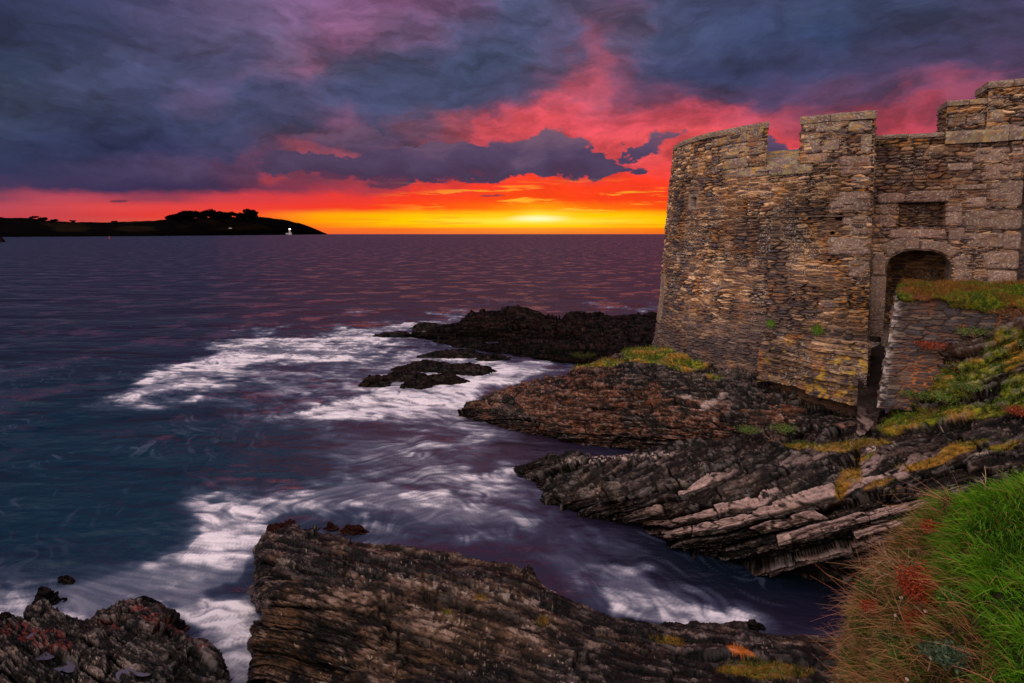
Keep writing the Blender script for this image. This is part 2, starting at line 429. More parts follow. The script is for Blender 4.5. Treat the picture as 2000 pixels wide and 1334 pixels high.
    sepw = N.new('ShaderNodeSeparateXYZ'); vm2 = N.new('ShaderNodeVectorMath'); vm2.operation = 'MULTIPLY'; L.new(vs.outputs[0], vm2.inputs[0]); vm2.inputs[1].default_value = (.22, .13, 0)
    wn3 = noise(16, 7, .62, 21.7, 1.6); vs3 = N.new('ShaderNodeVectorMath'); vs3.operation = 'SUBTRACT'; L.new(wn3.outputs['Color'], vs3.inputs[0]); vs3.inputs[1].default_value = (.5, .5, .5)
    vm3 = N.new('ShaderNodeVectorMath'); vm3.operation = 'MULTIPLY_ADD'; L.new(vs3.outputs[0], vm3.inputs[0]); vm3.inputs[1].default_value = (.11, .05, 0); L.new(vm2.outputs[0], vm3.inputs[2])
    vsc = N.new('ShaderNodeVectorMath'); vsc.operation = 'SCALE'; L.new(vm3.outputs[0], vsc.inputs[0]); L.new(MR(V, .03, .13, .0, 1), vsc.inputs['Scale'])
    va2 = N.new('ShaderNodeVectorMath'); va2.operation = 'ADD'; L.new(cb.outputs[0], va2.inputs[0]); L.new(vsc.outputs[0], va2.inputs[1]); L.new(va2.outputs[0], sepw.inputs[0])
    Uw = sepw.outputs[0]
    Vw = M('DIVIDE', sepw.outputs[1], M('COSINE', M('MINIMUM', M('ABSOLUTE', az), 1.0)))
    tpos = MR(Uw, uv(-100, 300)[0], uv(2100, 300)[0], 0, 1, 'LINEAR')
    sky = None
    us0, us1 = uv(-100, 300)[0], uv(2100, 300)[0]
    prevv = None
    for py, st_ in ROWS[::-1]:
        rc = ramp(tpos, [((uv(px, 300)[0] - us0) / (us1 - us0), c) for px, c in st_])
        rc.node.color_ramp.interpolation = 'EASE' if py < 380 else 'LINEAR'
        v = uv(1000, py)[1]
        sky = rc if sky is None else mix(MR(Vw, prevv, v, 0, 1, 'SMOOTHSTEP'), sky, rc)
        prevv = v
    fr_ = sky
    # soft light and shade inside the cloud deck
    f1 = noise(5, 8, .58, 4.2, 2.4, W).outputs['Fac']; f2 = noise(15, 8, .62, 9.1, 2.4, W).outputs['Fac']
    nn = M('ADD', M('MULTIPLY', M('SUBTRACT', f1, .5), 1.3), M('MULTIPLY', M('SUBTRACT', f2, .5), .9))
    mul = M('MINIMUM', M('MAXIMUM', M('ADD', 1.0, M('MULTIPLY', nn, MR(V, .05, .16, .12, 1.75))), .55), 1.55)
    vm4 = N.new('ShaderNodeVectorMath'); vm4.operation = 'SCALE'; L.new(sky, vm4.inputs[0]); L.new(mul, vm4.inputs['Scale']); sky = mix(MR(V, .09, .2, 0, .04), vm4.outputs[0], (.34, .30, .36, 1))
    # the separate cloud bank over the sunrise and its small neighbours
    cl2 = [(905, 324, 385, 29, -1, 1.25), (1075, 284, 125, 30, 4, 1.1), (760, 322, 220, 24, 0, .5), (1000, 300, 130, 20, 0, .6), (1185, 305, 78, 20, 8, .7), (1232, 331, 62, 14, 0, .95), (690, 322, 150, 20, 0, .5), (1530, 290, 50, 18, 0, .9), (1300, 285, 44, 12, -5, .6),
           (228, 392, 22, 4, -5, .7), (90, 400, 80, 3, 0, .3), (780, 357, 90, 7, 0, .6), (960, 382, 24, 3, 0, .5), (1270, 292, 20, 10, 0, .4), (720, 265, 90, 26, 0, .5)]
    d = M('ADD', blobsum(cl2, va2.outputs[0]), M('MULTIPLY', nn, .40))
    dens = MR(d, .20, .62)
    cn = noise(9, 7, .55, 12.4, 2.2, W).outputs['Fac']
    vv = M('ADD', M('MULTIPLY', M('SUBTRACT', V, .135), 5.5), M('MULTIPLY', M('SUBTRACT', cn, .5), 1.1))
    lowc = ramp(MR(vv, -.4, .5, 0, 1, 'LINEAR'), [(0, (124, 54, 72)), (.25, (72, 54, 82)), (.55, (84, 68, 98)), (1, (124, 92, 114))])
    sky = mix(dens, sky, lowc)
    # thin orange streaks in the bright band, glow of the hidden sun
    su = M('SUBTRACT', U, SUN_AZ * 1.111 + .02); lf = M('ABSOLUTE', su)
    st = noise(7, 5, .6, 2.2, 24).outputs['Fac']
    sky = mix(M('MULTIPLY', M('MULTIPLY', MR(st, .52, .62, 0, .42), MR(lf, .52, .36)), M('MULTIPLY', MR(V, .006, .02), M('MULTIPLY', MR(V, .06, .035), MR(lf, .02, .22, .25, 1)))), sky, (1.0, .20, .01, 1))
    st2 = noise(6, 6, .65, 6.2, 14).outputs['Fac']
    sky = mix(M('MULTIPLY', M('MULTIPLY', MR(st2, .54, .62, 0, .85), M('MULTIPLY', MR(V, .03, .045), MR(V, .11, .07))), MR(lf, .08, .36, 1, 0)), sky, (1.0, .50, .03, 1))
    gl = blobsum([(1050, 427, 60, 7, 0, .9)], cb.outputs[0], 0, 1.3)
    sky = mix(gl, sky, (1.15, 1.0, .55, 1))
    # the rest of the sky dome: overcast overhead, paler dawn light from the land side and from the left
    side = MR(M('ABSOLUTE', az), .85, 1.2)
    oth = mix(MR(f1, .35, .65), (.10, .09, .16, 1), (.22, .17, .24, 1))
    sky = mix(side, sky, oth)
    upb = MR(Z, .42, .85)
    sky = mix(upb, sky, (.50, .44, .52, 1))
    back = MR(Y, .2, -.5)
    bk = mix(MR(Z, .05, .75), (1.05, .70, .52, 1), (2.0, 1.58, 1.35, 1))
    vm5 = N.new('ShaderNodeVectorMath'); vm5.operation = 'SCALE'; L.new(bk, vm5.inputs[0]); L.new(MR(X, .6, -.7, .35, 1.9), vm5.inputs['Scale'])
    sky = mix(back, sky, vm5.outputs[0])
    ns = N.new('ShaderNodeTexSky'); ns.sky_type = 'NISHITA'; ns.sun_disc = False; ns.sun_elevation = SUN_EL; ns.sun_rotation = SUN_AZ
    ad = N.new('ShaderNodeVectorMath'); ad.operation = 'MULTIPLY_ADD'; L.new(ns.outputs[0], ad.inputs[0]); ad.inputs[1].default_value = (.0002, .0002, .0002)
    # below the horizon: dark
    sky = mix(MR(Z, -.02, -.0005, 0, 1), (.03, .03, .045, 1), sky)
    L.new(sky, ad.inputs[2]); L.new(ad.outputs[0], bg.inputs[0]); bg.inputs[1].default_value = 1.0

build_sky()

sl = bpy.data.lights.new('sun', 'SUN'); sl.energy = .16; sl.angle = R(60); sl.color = (1.0, .20, .06)
so = bpy.data.objects.new('sun', sl); col.objects.link(so)
from mathutils import Vector
sd = Vector((math.sin(SUN_AZ) * math.cos(SUN_EL * 2), math.cos(SUN_AZ) * math.cos(SUN_EL * 2), math.sin(SUN_EL * 2)))
so.rotation_euler = sd.to_track_quat('Z', 'Y').to_euler(); so.location = (0, 30, 20)

cam = bpy.data.cameras.new('camera'); co = bpy.data.objects.new('camera', cam); col.objects.link(co)
co.location = (0, 0, H); co.rotation_euler = (math.pi / 2 - TH, 0, 0)
cam.sensor_width = 36; cam.lens = 36 * F / 2000; cam.shift_y = -(667 - PY0) / 2000
cam.clip_start = .05; cam.clip_end = 120000
scene.camera = co
scene.view_settings.view_transform = 'Standard'; scene.view_settings.look = 'None'; scene.view_settings.exposure = 0
scene.cycles.use_denoising = True; scene.cycles.max_bounces = 5

# ================================================================== SEA
def build_sea():
    pys = np.concatenate([np.linspace(457.25, 462, 16), np.arange(463, 1440, 1.5), np.linspace(1450, 2600, 30)])
    aa = np.concatenate([np.linspace(-2.2, -1.05, 20), np.arange(-1.03, 1.03, .00165), np.linspace(1.05, 2.2, 20)])
    _, c = ray(np.zeros_like(pys), pys)
    Y = -H / c
    P = np.zeros((len(pys), len(aa), 3)); P[..., 0] = aa[None] * Y[:, None]; P[..., 1] = Y[:, None]
    PX, PY = proj(P)
    x, y = P[..., 0], P[..., 1]
    # flow field (a potential's curl) and line integral noise: long exposure streaks
    def psi(x, y):
        return (vn(x * .16, y * .16, 0 * x, 301) - .5) * 3.2 + (vn(x * .6, y * .6, 0 * x, 302) - .5) * 1.0 + (vn(x * 1.7, y * 1.7, 0 * x, 303) - .5) * .45
    near = (Y < 75)
    sub = np.where(near)[0]; r0 = sub[0]
    xs, ys = x[r0:], y[r0:]
    # flow direction on a coarse lookup grid, nearest sampling with bilinear
    gx = np.arange(-75, 75, .12); gy = np.arange(2, 78, .12)
    GX, GY = np.meshgrid(gx, gy)
    ps = psi(GX, GY) + .9 * (GY * .9 + GX * .35)
    vy = -np.gradient(ps, axis=1) / .12; vx = np.gradient(ps, axis=0) / .12
    mag = np.sqrt(vx ** 2 + vy ** 2) + 1e-6; vx /= mag; vy /= mag
    # noise texture on the same grid (finer)
    h = .035
    def look(A, X_, Y_, x0, y0, st):
        u = np.clip((X_ - x0) / st, 0, A.shape[1] - 1.001); v = np.clip((Y_ - y0) / st, 0, A.shape[0] - 1.001)
        iu = u.astype(np.int32); iv = v.astype(np.int32); fu = (u - iu).astype(np.float32); fv = (v - iv).astype(np.float32)
        return (A[iv, iu] * (1 - fu) + A[iv, iu + 1] * fu) * (1 - fv) + (A[iv + 1, iu] * (1 - fu) + A[iv + 1, iu + 1] * fu) * fv
    ax, ay = xs.astype(np.float32), ys.astype(np.float32)
    acc = np.zeros_like(ax); acc2 = np.zeros_like(ax); wsum = 0; w2 = 0
    dist = (ys / 9).astype(np.float32)
    for sgn in (1, -1):
        cx, cy = ax.copy(), ay.copy()
        for k in range(9):
            fx = look(vx, cx, cy, -75, 2, .12); fy = look(vy, cx, cy, -75, 2, .12)
            if k or sgn == 1:
                w = 1 - k / 10
                sc = 10.0
                acc += w * vn(cx * sc, cy * sc, cx * 0, 311).astype(np.float32); wsum += w
                if k < 7:
                    acc2 += w * vn(cx * 24, cy * 24, cx * 0, 312).astype(np.float32); w2 += w
            st = .07
            cx = cx + sgn * fx * st; cy = cy + sgn * fy * st
    lic = acc / wsum; lic2 = acc2 / w2
    lic = .5 + (lic - .5) * 2.6; lic2 = .5 + (lic2 - .5) * 2.6
    big = fbm(xs * .55, ys * .55, xs * 0, 320, 4)
    mid = fbm(xs * 1.8 + (lic - .5) * .6, ys * 1.8, xs * 0, 330, 4)
    wx = (fbm(xs * .35, ys * .35, xs * 0, 340, 3) - .5); wy = (fbm(xs * .35, ys * .35, xs * 0, 350, 3) - .5)
    wx2 = fbm(xs * 1.4, ys * 1.4, xs * 0, 341, 3) - .5; wy2 = fbm(xs * 1.4, ys * 1.4, xs * 0, 342, 3) - .5
    px = PX[r0:] + wx * 190 + wx2 * 90; py = PY[r0:] + wy * 55 + wy2 * 34
    foam_l = [(350, 752, 130, 26, -12, .85), (500, 712, 210, 36, -12, .80), (640, 672, 170, 26, -8, .6), (820, 650, 130, 12, -4, .6),
              (620, 760, 200, 20, -3, .40), (780, 700, 120, 22, 0, .5), (730, 745, 110, 24, 0, .45),
              (980, 722, 130, 22, 0, 1.0), (870, 765, 190, 24, -12, .9), (1060, 735, 60, 22, -10, .8), (760, 800, 160, 30, -5, .55), (870, 830, 90, 45, 40, .5),
              (700, 860, 240, 60, 8, .20), (850, 930, 180, 40, 12, .32), (1080, 960, 130, 22, 5, .45), (1180, 966, 60, 9, 0, .6),
              (550, 985, 170, 28, -3, .65), (740, 1000, 230, 36, 8, .70), (900, 1020, 150, 32, 14, .70), (1010, 965, 110, 30, 20, .3),
              (470, 1060, 85, 62, -30, 1.4), (350, 1115, 150, 40, -16, .60), (200, 1130, 140, 26, -16, .35), (60, 1165, 120, 40, -20, .55),
              (440, 1235, 80, 95, 25, 1.35), (470, 1300, 60, 60, 0, .8), (300, 1190, 160, 26, 4, .85), (120, 1205, 120, 24, 0, .75), (60, 1100, 120, 30, -30, .15),
              (1130, 1115, 95, 24, 10, .62), (1190, 1075, 60, 16, 10, .3), (1230, 1190, 140, 32, 14, .95), (1370, 1205, 90, 26, 5, .75), (1330, 1150, 120, 30, 10, .25),
              (1240, 607, 70, 6, 0, .7), (890, 618, 60, 7, -10, .7), (760, 640, 60, 8, -10, .5), (1000, 600, 120, 3, 0, .25), (240, 960, 60, 12, -60, .2)]
    foam_l = [(a, b, c * 1.18, d * 1.3, e, f) for a, b, c, d, e, f in foam_l] + [(860, 1062, 240, 20, 12, .55), (1060, 1125, 110, 24, 32, .45), (1200, 1180, 90, 20, 24, .4), (700, 975, 280, 40, 4, .30), (960, 1000, 220, 50, 16, .28), (300, 1120, 260, 50, -18, .45), (180, 1180, 200, 34, -6, .45), (860, 790, 220, 34, 0, .5), (950, 830, 70, 50, 40, .5), (1000, 930, 200, 36, 10, .3), (600, 690, 260, 50, -8, .3), (1180, 1130, 120, 30, 20, .4), (1350, 1215, 160, 20, 6, .5), (410, 1100, 130, 60, -25, .5), (450, 1290, 60, 80, 20, .5), (1240, 1195, 130, 26, 14, .5), (560, 800, 260, 26, 0, .22), (900, 880, 180, 60, 20, .22), (690, 935, 120, 30, 0, .15), (1100, 1040, 200, 30, 14, .35), (880, 690, 200, 14, 0, .4), (620, 1060, 200, 30, 10, .6), (260, 1060, 200, 18, -25, .18)]
    M = blobs(px, py, foam_l, (.15, 1.5))
    hole = blobs(px, py, [(440, 1160, 70, 26, 0, .75), (480, 1150, 40, 14, 20, .3), (1480, 1120, 260, 60, 8, .9), (1240, 860, 160, 22, 10, .6), (1560, 1190, 160, 60, 5, .6), (1260, 1010, 200, 22, 12, .5)], (.2, 1.3))
    M = M - hole
    xr = xs * .95 - ys * .2; yr = xs * .2 + ys * .95
    w1_ = fbm(xr * .7, yr * .7, xs * 0, 361, 4) - .5
    wv = fbm(xr * .55 + w1_ * 1.0, yr * 1.05 - w1_ * 1.2, xs * 0, 360, 5, .55)
    wf = fbm(xr * 2.2 + w1_ * 2, yr * 4.2, xs * 0, 362, 4, .6)
    licn = np.clip(lic * .62 + lic2 * .38, 0, 1)
    Mc = np.clip(M, 0, 1.2)
    body_ = sstep(.34, .74, wv * .66 + wf * .34)
    foam = Mc ** 1.1 * (.20 + .90 * body_) * (.16 + 1.2 * licn + .35 * (wf - .5)) + sstep(.9, 1.2, Mc) * .2
    foam = np.clip(foam - .05, 0, 1.0)
    # thin stray wisps
    wisp = sstep(.56, .9, lic * .6 + lic2 * .35 + (mid - .5) * .5) * sstep(.42, .68, big) * sstep(560, 760, py) * .16
    foam = np.clip(np.maximum(foam, wisp), 0, 1)
    FO = np.zeros(P.shape[:2]); FO[r0:] = foam
    LI = np.full(P.shape[:2], .5); LI[r0:] = lic
    # body colour of the water, with reflected purple and rock shadow painted in
    dist_t = sstep(0, 1, np.clip((PY - 460) / 260, 0, 1))
    hx = sstep(250, 1000, PX); base = mixc(mixc((.010, .018, .052), (.005, .015, .038), dist_t), mixc((.020, .015, .046), (.016, .013, .036), dist_t), hx)
    teal = blobs(PX, PY, [(200, 900, 600, 210, 6, 1.0), (100, 1060, 320, 110, 0, .5), (650, 900, 220, 70, 0, .25)], (.1, 1.3))
    base = mixc(base, (.0002, .020, .042), np.clip(teal, 0, 1))
    mv = blobs(PX, PY, [(880, 880, 260, 130, 10, .9), (950, 760, 250, 60, 0, .5)], (.1, 1.4))
    base = mixc(base, (.034, .018, .034), np.clip(mv, 0, 1) * .9)  # purple sky reflection tinted into the water colour
    dk = blobs(PX, PY, [(1480, 1110, 330, 80, 8, 1.0), (1250, 870, 190, 30, 10, .6)], (.2, 1.3))
    base = mixc(base, (.0012, .006, .014), np.clip(dk, 0, 1) * .9)  # near-black shadow beside the rocks painted into the water
    fc = mixc((.13, .18, .34), (.84, .82, .96), sstep(.10, .95, FO))
    C = mixc(base, fc, FO * .92)
    C = np.concatenate([C, FO[..., None]], -1)
    # small swell near the shore
    P[r0:, :, 2] += ((big - .5) * .10 + (mid - .5) * .035 + foam * .03) * sstep(60, 20, ys)
    me = mesh_np('sea', P.reshape(-1, 3), gridq(P.shape[1], P.shape[0])[:, ::-1], C.reshape(-1, 4))
    m = bpy.data.materials.new('sea_water'); m.use_nodes = True
    nt = m.node_tree; N = nt.nodes; L = nt.links; b = N['Principled BSDF']
    at = N.new('ShaderNodeAttribute'); at.attribute_name = 'Col'
    mr = N.new('ShaderNodeMapRange'); mr.inputs['To Min'].default_value = .22; mr.inputs['To Max'].default_value = .9; mr.inputs['From Max'].default_value = .6
    L.new(at.outputs['Alpha'], mr.inputs['Value']); 
    g = N.new('ShaderNodeNewGeometry')
    prev = None
    for sc, de, strn, ds in (((.5, 1.0, 1), 7, 1.0, .95), ((.09, .24, 1), 4, 1.0, 3.4)):
        mp = N.new('ShaderNodeMapping'); mp.inputs['Scale'].default_value = sc; mp.inputs['Rotation'].default_value = (0, 0, .25)
        L.new(g.outputs['Position'], mp.inputs[0])
        n = N.new('ShaderNodeTexNoise'); n.inputs['Scale'].default_value = 1; n.inputs['Detail'].default_value = de; n.inputs['Roughness'].default_value = .55
        L.new(mp.outputs[0], n.inputs['Vector'])
        bp = N.new('ShaderNodeBump'); bp.inputs['Strength'].default_value = strn
        sp = N.new('ShaderNodeSeparateXYZ'); L.new(g.outputs['Position'], sp.inputs[0]); mq = N.new('ShaderNodeMapRange'); mq.inputs['From Min'].default_value = 9; mq.inputs['From Max'].default_value = 45; mq.inputs['To Min'].default_value = ds * .22; mq.inputs['To Max'].default_value = ds * .7; L.new(sp.outputs[1], mq.inputs['Value']); L.new(mq.outputs[0], bp.inputs['Distance'])
        L.new(n.outputs['Fac'], bp.inputs['Height'])
        if prev: L.new(prev, bp.inputs['Normal'])
        prev = bp.outputs[0]
    N.remove(b); outn = N['Material Output']
    df = N.new('ShaderNodeBsdfDiffuse'); gl = N.new('ShaderNodeBsdfGlossy'); mxs = N.new('ShaderNodeMixShader'); fr = N.new('ShaderNodeFresnel'); fr.inputs['IOR'].default_value = 1.33
    L.new(at.outputs['Color'], df.inputs['Color']); L.new(mr.outputs[0], gl.inputs['Roughness']); gl.inputs['Color'].default_value = (.85, .82, 1, 1)
    for q in (df, gl, fr): L.new(prev, q.inputs['Normal'])
    mn = N.new('ShaderNodeMath'); mn.operation = 'MINIMUM'; L.new(fr.outputs[0], mn.inputs[0]); pn = N.new('ShaderNodeTexNoise'); pn.inputs['Scale'].default_value = .33; pn.inputs['Detail'].default_value = 6; pn.inputs['Roughness'].default_value = .62; L.new(g.outputs['Position'], pn.inputs['Vector'])
    pm = N.new('ShaderNodeMapRange'); pm.interpolation_type = 'SMOOTHSTEP'; pm.inputs['From Min'].default_value = .52; pm.inputs['From Max'].default_value = .62; pm.inputs['To Min'].default_value = .12; pm.inputs['To Max'].default_value = .72; L.new(pn.outputs['Fac'], pm.inputs['Value']); L.new(pm.outputs[0], mn.inputs[1])
    ml = N.new('ShaderNodeMath'); ml.operation = 'MULTIPLY'; L.new(mn.outputs[0], ml.inputs[0])
    inv = N.new('ShaderNodeMapRange'); inv.inputs['To Min'].default_value = 1; inv.inputs['To Max'].default_value = .15; L.new(at.outputs['Alpha'], inv.inputs['Value']); L.new(inv.outputs[0], ml.inputs[1])
    L.new(ml.outputs[0], mxs.inputs[0]); L.new(df.outputs[0], mxs.inputs[1]); L.new(gl.outputs[0], mxs.inputs[2]); L.new(mxs.outputs[0], outn.inputs[0])
    o = link('sea', me, m); tag(o, 'dark dawn sea with white foam streaks swirling round the rocks', 'sea', kind='structure')
build_sea()

# ================================================================== FAR LAND
def build_headland():
    prof = [(-700, 380), (-400, 400), (-150, 418), (0, 425), (60, 426), (100, 432), (160, 434), (220, 434), (300, 431), (345, 427), (420, 424), (500, 423), (550, 428), (590, 437), (615, 446), (634, 456.3)]
    xs = np.array([p[0] for p in prof]); ys = np.array([p[1] for p in prof])
    px = np.concatenate([np.linspace(-700, 0, 60), np.linspace(2, 634, 400)])
    top = np.interp(px, xs, ys)
    top = np.convolve(np.pad(top, 6, 'edge'), np.ones(13) / 13, 'valid') + (fbm(px * .08, px * 0, px * 0, 71, 4) - .5) * 1.6
    shore = np.interp(px, [-700, 0, 300, 634], [468, 463, 461.2, 457.9])
    _, cs = ray(px, shore); a, ct = ray(px, top)
    Ys = -H / cs; Yt = Ys * 1.12 + 60
    rows = []; cols = []
    for t in np.linspace(0, 1, 30):
        Yr = Ys + (Yt - Ys) * t
        zt = np.maximum(H + ct * Yt, .5)
        z = zt * (t ** .75) if t > 0 else np.full_like(px, -1.0)
        z = z + (fbm(px * .03, px * 0 + t * 5, px * 0, 72, 4) - .5) * 6 * t * (1 - t) + (1.5 if t > 0 else 0) * (1 - t)
        rows.append(np.stack([a * Yr, Yr, z], 1))
        g = fbm(px * .015, px * 0 + t * 3, px * 0, 73, 3)
        c = mixc((.003, .0025, .003), (.010, .007, .004), sstep(.45, .7, g) * (1 if t > .15 else 0))
        cols.append(c)
    for k in (1, 2):
        Yr = Yt + 150 * k; z = np.maximum(H + ct * Yt, .5) - 20 * k * k
        rows.append(np.stack([a * Yt + (a * 0) , Yr, z], 1)); cols.append(cols[-1])
    P = np.array(rows); C = np.array(cols)
    me = mesh_np('headland', P.reshape(-1, 3), gridq(len(px), len(rows)), C.reshape(-1, 3))
    tag(link('headland', me, M_hill), 'low dark headland across the water under the red dawn sky', 'headland', kind='structure')
    def crest(x):
        t = float(np.interp(x, px, top)); Yv = float(np.interp(x, px, Yt)); av = float(np.interp(x, px, a)); cv = float(np.interp(x, px, ct))
        return np.array([av * Yv, Yv, H + cv * Yv]), Yv / F
    return crest
crest = build_headland()

M_leaf = plain_mat('dark_foliage', (.0015, .0012, .0015), 1.0)
M_bark = plain_mat('dark_bark', (.012, .009, .008), .95)
for _m in (M_leaf, M_bark): _m.node_tree.nodes['Principled BSDF'].inputs['Specular IOR Level'].default_value = 0
def tube(V, Q, p0, p1, r0, r1, n=7):
    p0 = np.array(p0, float); p1 = np.array(p1, float); d = p1 - p0; d /= np.linalg.norm(d) + 1e-9
    a = np.cross(d, [0, 0, 1] if abs(d[2]) < .9 else [1, 0, 0]); a /= np.linalg.norm(a); b = np.cross(d, a)
    o = len(V); th = np.arange(n) * 2 * np.pi / n
    for p, r in ((p0, r0), (p1, r1)):
        for t in th: V.append(p + (a * math.cos(t) + b * math.sin(t)) * r)
    for i in range(n): Q.append((o + i, o + (i + 1) % n, o + n + (i + 1) % n, o + n + i))

def mesh_py(name, V, Q, mat, parent=None, C=None):
    me = bpy.data.meshes.new(name); me.from_pydata([tuple(map(float, v)) for v in V], [], [tuple(map(int, q)) for q in Q]); me.update()
    if C is not None:
        at = me.color_attributes.new('Col', 'FLOAT_COLOR', 'POINT')
        at.data.foreach_set('color', np.concatenate([C, np.ones((len(C), 1))], 1).astype(np.float32).ravel())
    return link(name, me, mat, parent)

def far_tree(pxc, w, h, label, seed, sunk=0.28):
    """w, h in photo pixels"""
    base, mpp = crest(pxc); r = np.random.default_rng(seed)
    W, Hh = w * mpp * 1.35, h * mpp * 1.35
    root = empty('tree', (base[0], base[1], base[2] - Hh * sunk), label, 'tree', 'trees along the headland skyline')
    V = []; Q = []
    tube(V, Q, (0, 0, -2), (0, 0, Hh * .55), .05 * Hh, .03 * Hh)
    for i in range(5):
        a = r.uniform(0, 6.28); tube(V, Q, (0, 0, Hh * .3), (math.cos(a) * W * .3, math.sin(a) * W * .3, Hh * .75), .025 * Hh, .012 * Hh, 5)
    mesh_py('trunk', V, Q, M_bark, root)
    n = 1500
    k = r.integers(0, 9, n); cl = r.normal(0, 1, (9, 3)) * [.28 * W, .28 * W, .16 * Hh] + [0, 0, Hh * .55]
    d = r.normal(0, 1, (n, 3)); d /= np.linalg.norm(d, axis=1, keepdims=True)
    p = cl[k] + d * (r.uniform(.3, 1, n) ** .5)[:, None] * np.array([.26 * W, .26 * W, .25 * Hh])
    p[:, 2] = np.clip(p[:, 2], -Hh * .1, Hh * 1.02)
    s = .035 * (W + Hh) * r.uniform(.5, 1.2, n)
    e1 = r.normal(0, 1, (n, 3)); e1 /= np.linalg.norm(e1, axis=1, keepdims=True); e2 = np.cross(e1, d)
    Vv = np.stack([p - e1 * s[:, None], p + e2 * s[:, None], p + e1 * s[:, None], p - e2 * s[:, None]], 1).reshape(-1, 3)
    link('crown', mesh_np('crown', Vv, np.arange(4 * n).reshape(-1, 4), smooth=False), M_leaf, root)

trees = [(332, 26, 10, 'low spreading tree at the left end of the headland wood'), (357, 24, 13, 'second tree from the left in the headland wood'),
         (374, 26, 14, 'dense tree in the left half of the headland wood'), (392, 22, 14, 'round tree just left of the small one in the headland wood'),
         (400, 14, 12, 'small gap tree left of the tallest headland tree'), (413, 24, 17, 'tallest tree of the headland wood, left half of its domed crown'),
         (424, 22, 15, 'tree leaning on the right side of the tallest headland tree'), (446, 13, 12, 'single small tree right of the tallest headland tree'),
         (468, 14, 9, 'low tree between the small one and the last big headland tree'), (488, 22, 15, 'last big tree on the right of the headland wood'),
         (494, 16, 10, 'smaller tree tucked behind the last big headland tree'),
         (83, 12, 6, 'windswept tree standing alone on the left part of the ridge'), (63, 10, 4, 'low bush shaped tree left of the lone ridge tree'),
         (103, 9, 4, 'small tree just right of the lone ridge tree'), (143, 7, 4, 'tiny isolated tree midway along the low ridge'), (225, 7, 3, 'tiny tree on the bare ridge left of the wood')]
for i, (x, w, h, lb) in enumerate(trees): far_tree(x, w, h, lb, 100 + i)

M_white = plain_mat('white_paint', (.62, .60, .62), .6)
M_lamp = plain_mat('lamp_glass', (.8, .7, .5), .3, (1.0, .8, .6), 9)
def lathe(V, Q, prof, c=(0, 0, 0), n=16):
    o = len(V)
    for (r, z) in prof:
        for i in range(n): V.append((c[0] + r * math.cos(6.28318 * i / n), c[1] + r * math.sin(6.28318 * i / n), c[2] + z))
    for j in range(len(prof) - 1):
        for i in range(n): Q.append((o + j * n + i, o + j * n + (i + 1) % n, o + (j + 1) * n + (i + 1) % n, o + (j + 1) * n + i))
def box(V, Q, c, s):
    o = len(V)
    for dz in (0, 1):
        for dx, dy in ((-1, -1), (1, -1), (1, 1), (-1, 1)): V.append((c[0] + dx * s[0] / 2, c[1] + dy * s[1] / 2, c[2] + dz * s[2]))
    for q in ((0, 3, 2, 1), (4, 5, 6, 7), (0, 1, 5, 4), (1, 2, 6, 5), (2, 3, 7, 6), (3, 0, 4, 7)): Q.append(tuple(o + k for k in q))
def house(root, x, w, d, h, rh):
    V = []; Q = []; box(V, Q, (x, 0, 0), (w, d, h)); mesh_py('wall', V, Q, M_lh, root)
    V = [(x - w / 2 - .3, -d / 2 - .3, h), (x + w / 2 + .3, -d / 2 - .3, h), (x + w / 2 + .3, d / 2 + .3, h), (x - w / 2 - .3, d / 2 + .3, h), (x - w / 2 - .3, 0, h + rh), (x + w / 2 + .3, 0, h + rh)]
    mesh_py('roof', V, [(0, 1, 5, 4), (2, 3, 4, 5), (0, 4, 3), (1, 2, 5)], M_roof, root)
M_lh = plain_mat('lighthouse_white', (.50, .50, .56), .5, (.6, .62, .85), .02)  # faint emission added so the white walls show from afar
M_roof = plain_mat('grey_slate_roof', (.10, .10, .12), .7)

def lighthouse():
    px, pyb = 566, 457.0; _, c = ray(px, 458.8); Yv = -H / float(c)
    p = atY(px, pyb, Yv); m = Yv / F * .85
    root = empty('lighthouse', (p[0], p[1], max(p[2], 1.2)), 'small white lighthouse with a lit lantern near the tip of the headland', 'lighthouse')
    V = []; Q = []; lathe(V, Q, [(2.6 * m, -3 * m), (2.5 * m, 0), (2.0 * m, 9.5 * m), (2.7 * m, 9.6 * m), (2.7 * m, 10.1 * m), (1.6 * m, 10.1 * m)]); mesh_py('tower', V, Q, M_lh, root)
    V = []; Q = []; lathe(V, Q, [(1.45 * m, 10.1 * m), (1.45 * m, 12.3 * m)]); mesh_py('lantern', V, Q, M_lamp, root)
    V = []; Q = []; lathe(V, Q, [(1.9 * m, 12.3 * m), (1.2 * m, 13.4 * m), (.05, 14.2 * m)]); mesh_py('lantern_roof', V, Q, M_roof, root)
    V = []; Q = []; box(V, Q, (-5 * m, 0, -1 * m), (7 * m, 4 * m, 3.2 * m)); box(V, Q, (3 * m, 0, -1 * m), (3 * m, 3 * m, 4 * m)); mesh_py('keepers_building', V, Q, M_lh, root)
lighthouse()
def cottage():
    p = atY(450, 446.6, 1240); root = empty('cottage', p, 'tiny white cottage low on the dark headland left of the lighthouse', 'cottage')
    house(root, 0, 5.0, 3.5, 1.4, 1.2)
cottage()
M_red = plain_mat('red_buoy_paint', (.45, .03, .02), .5)
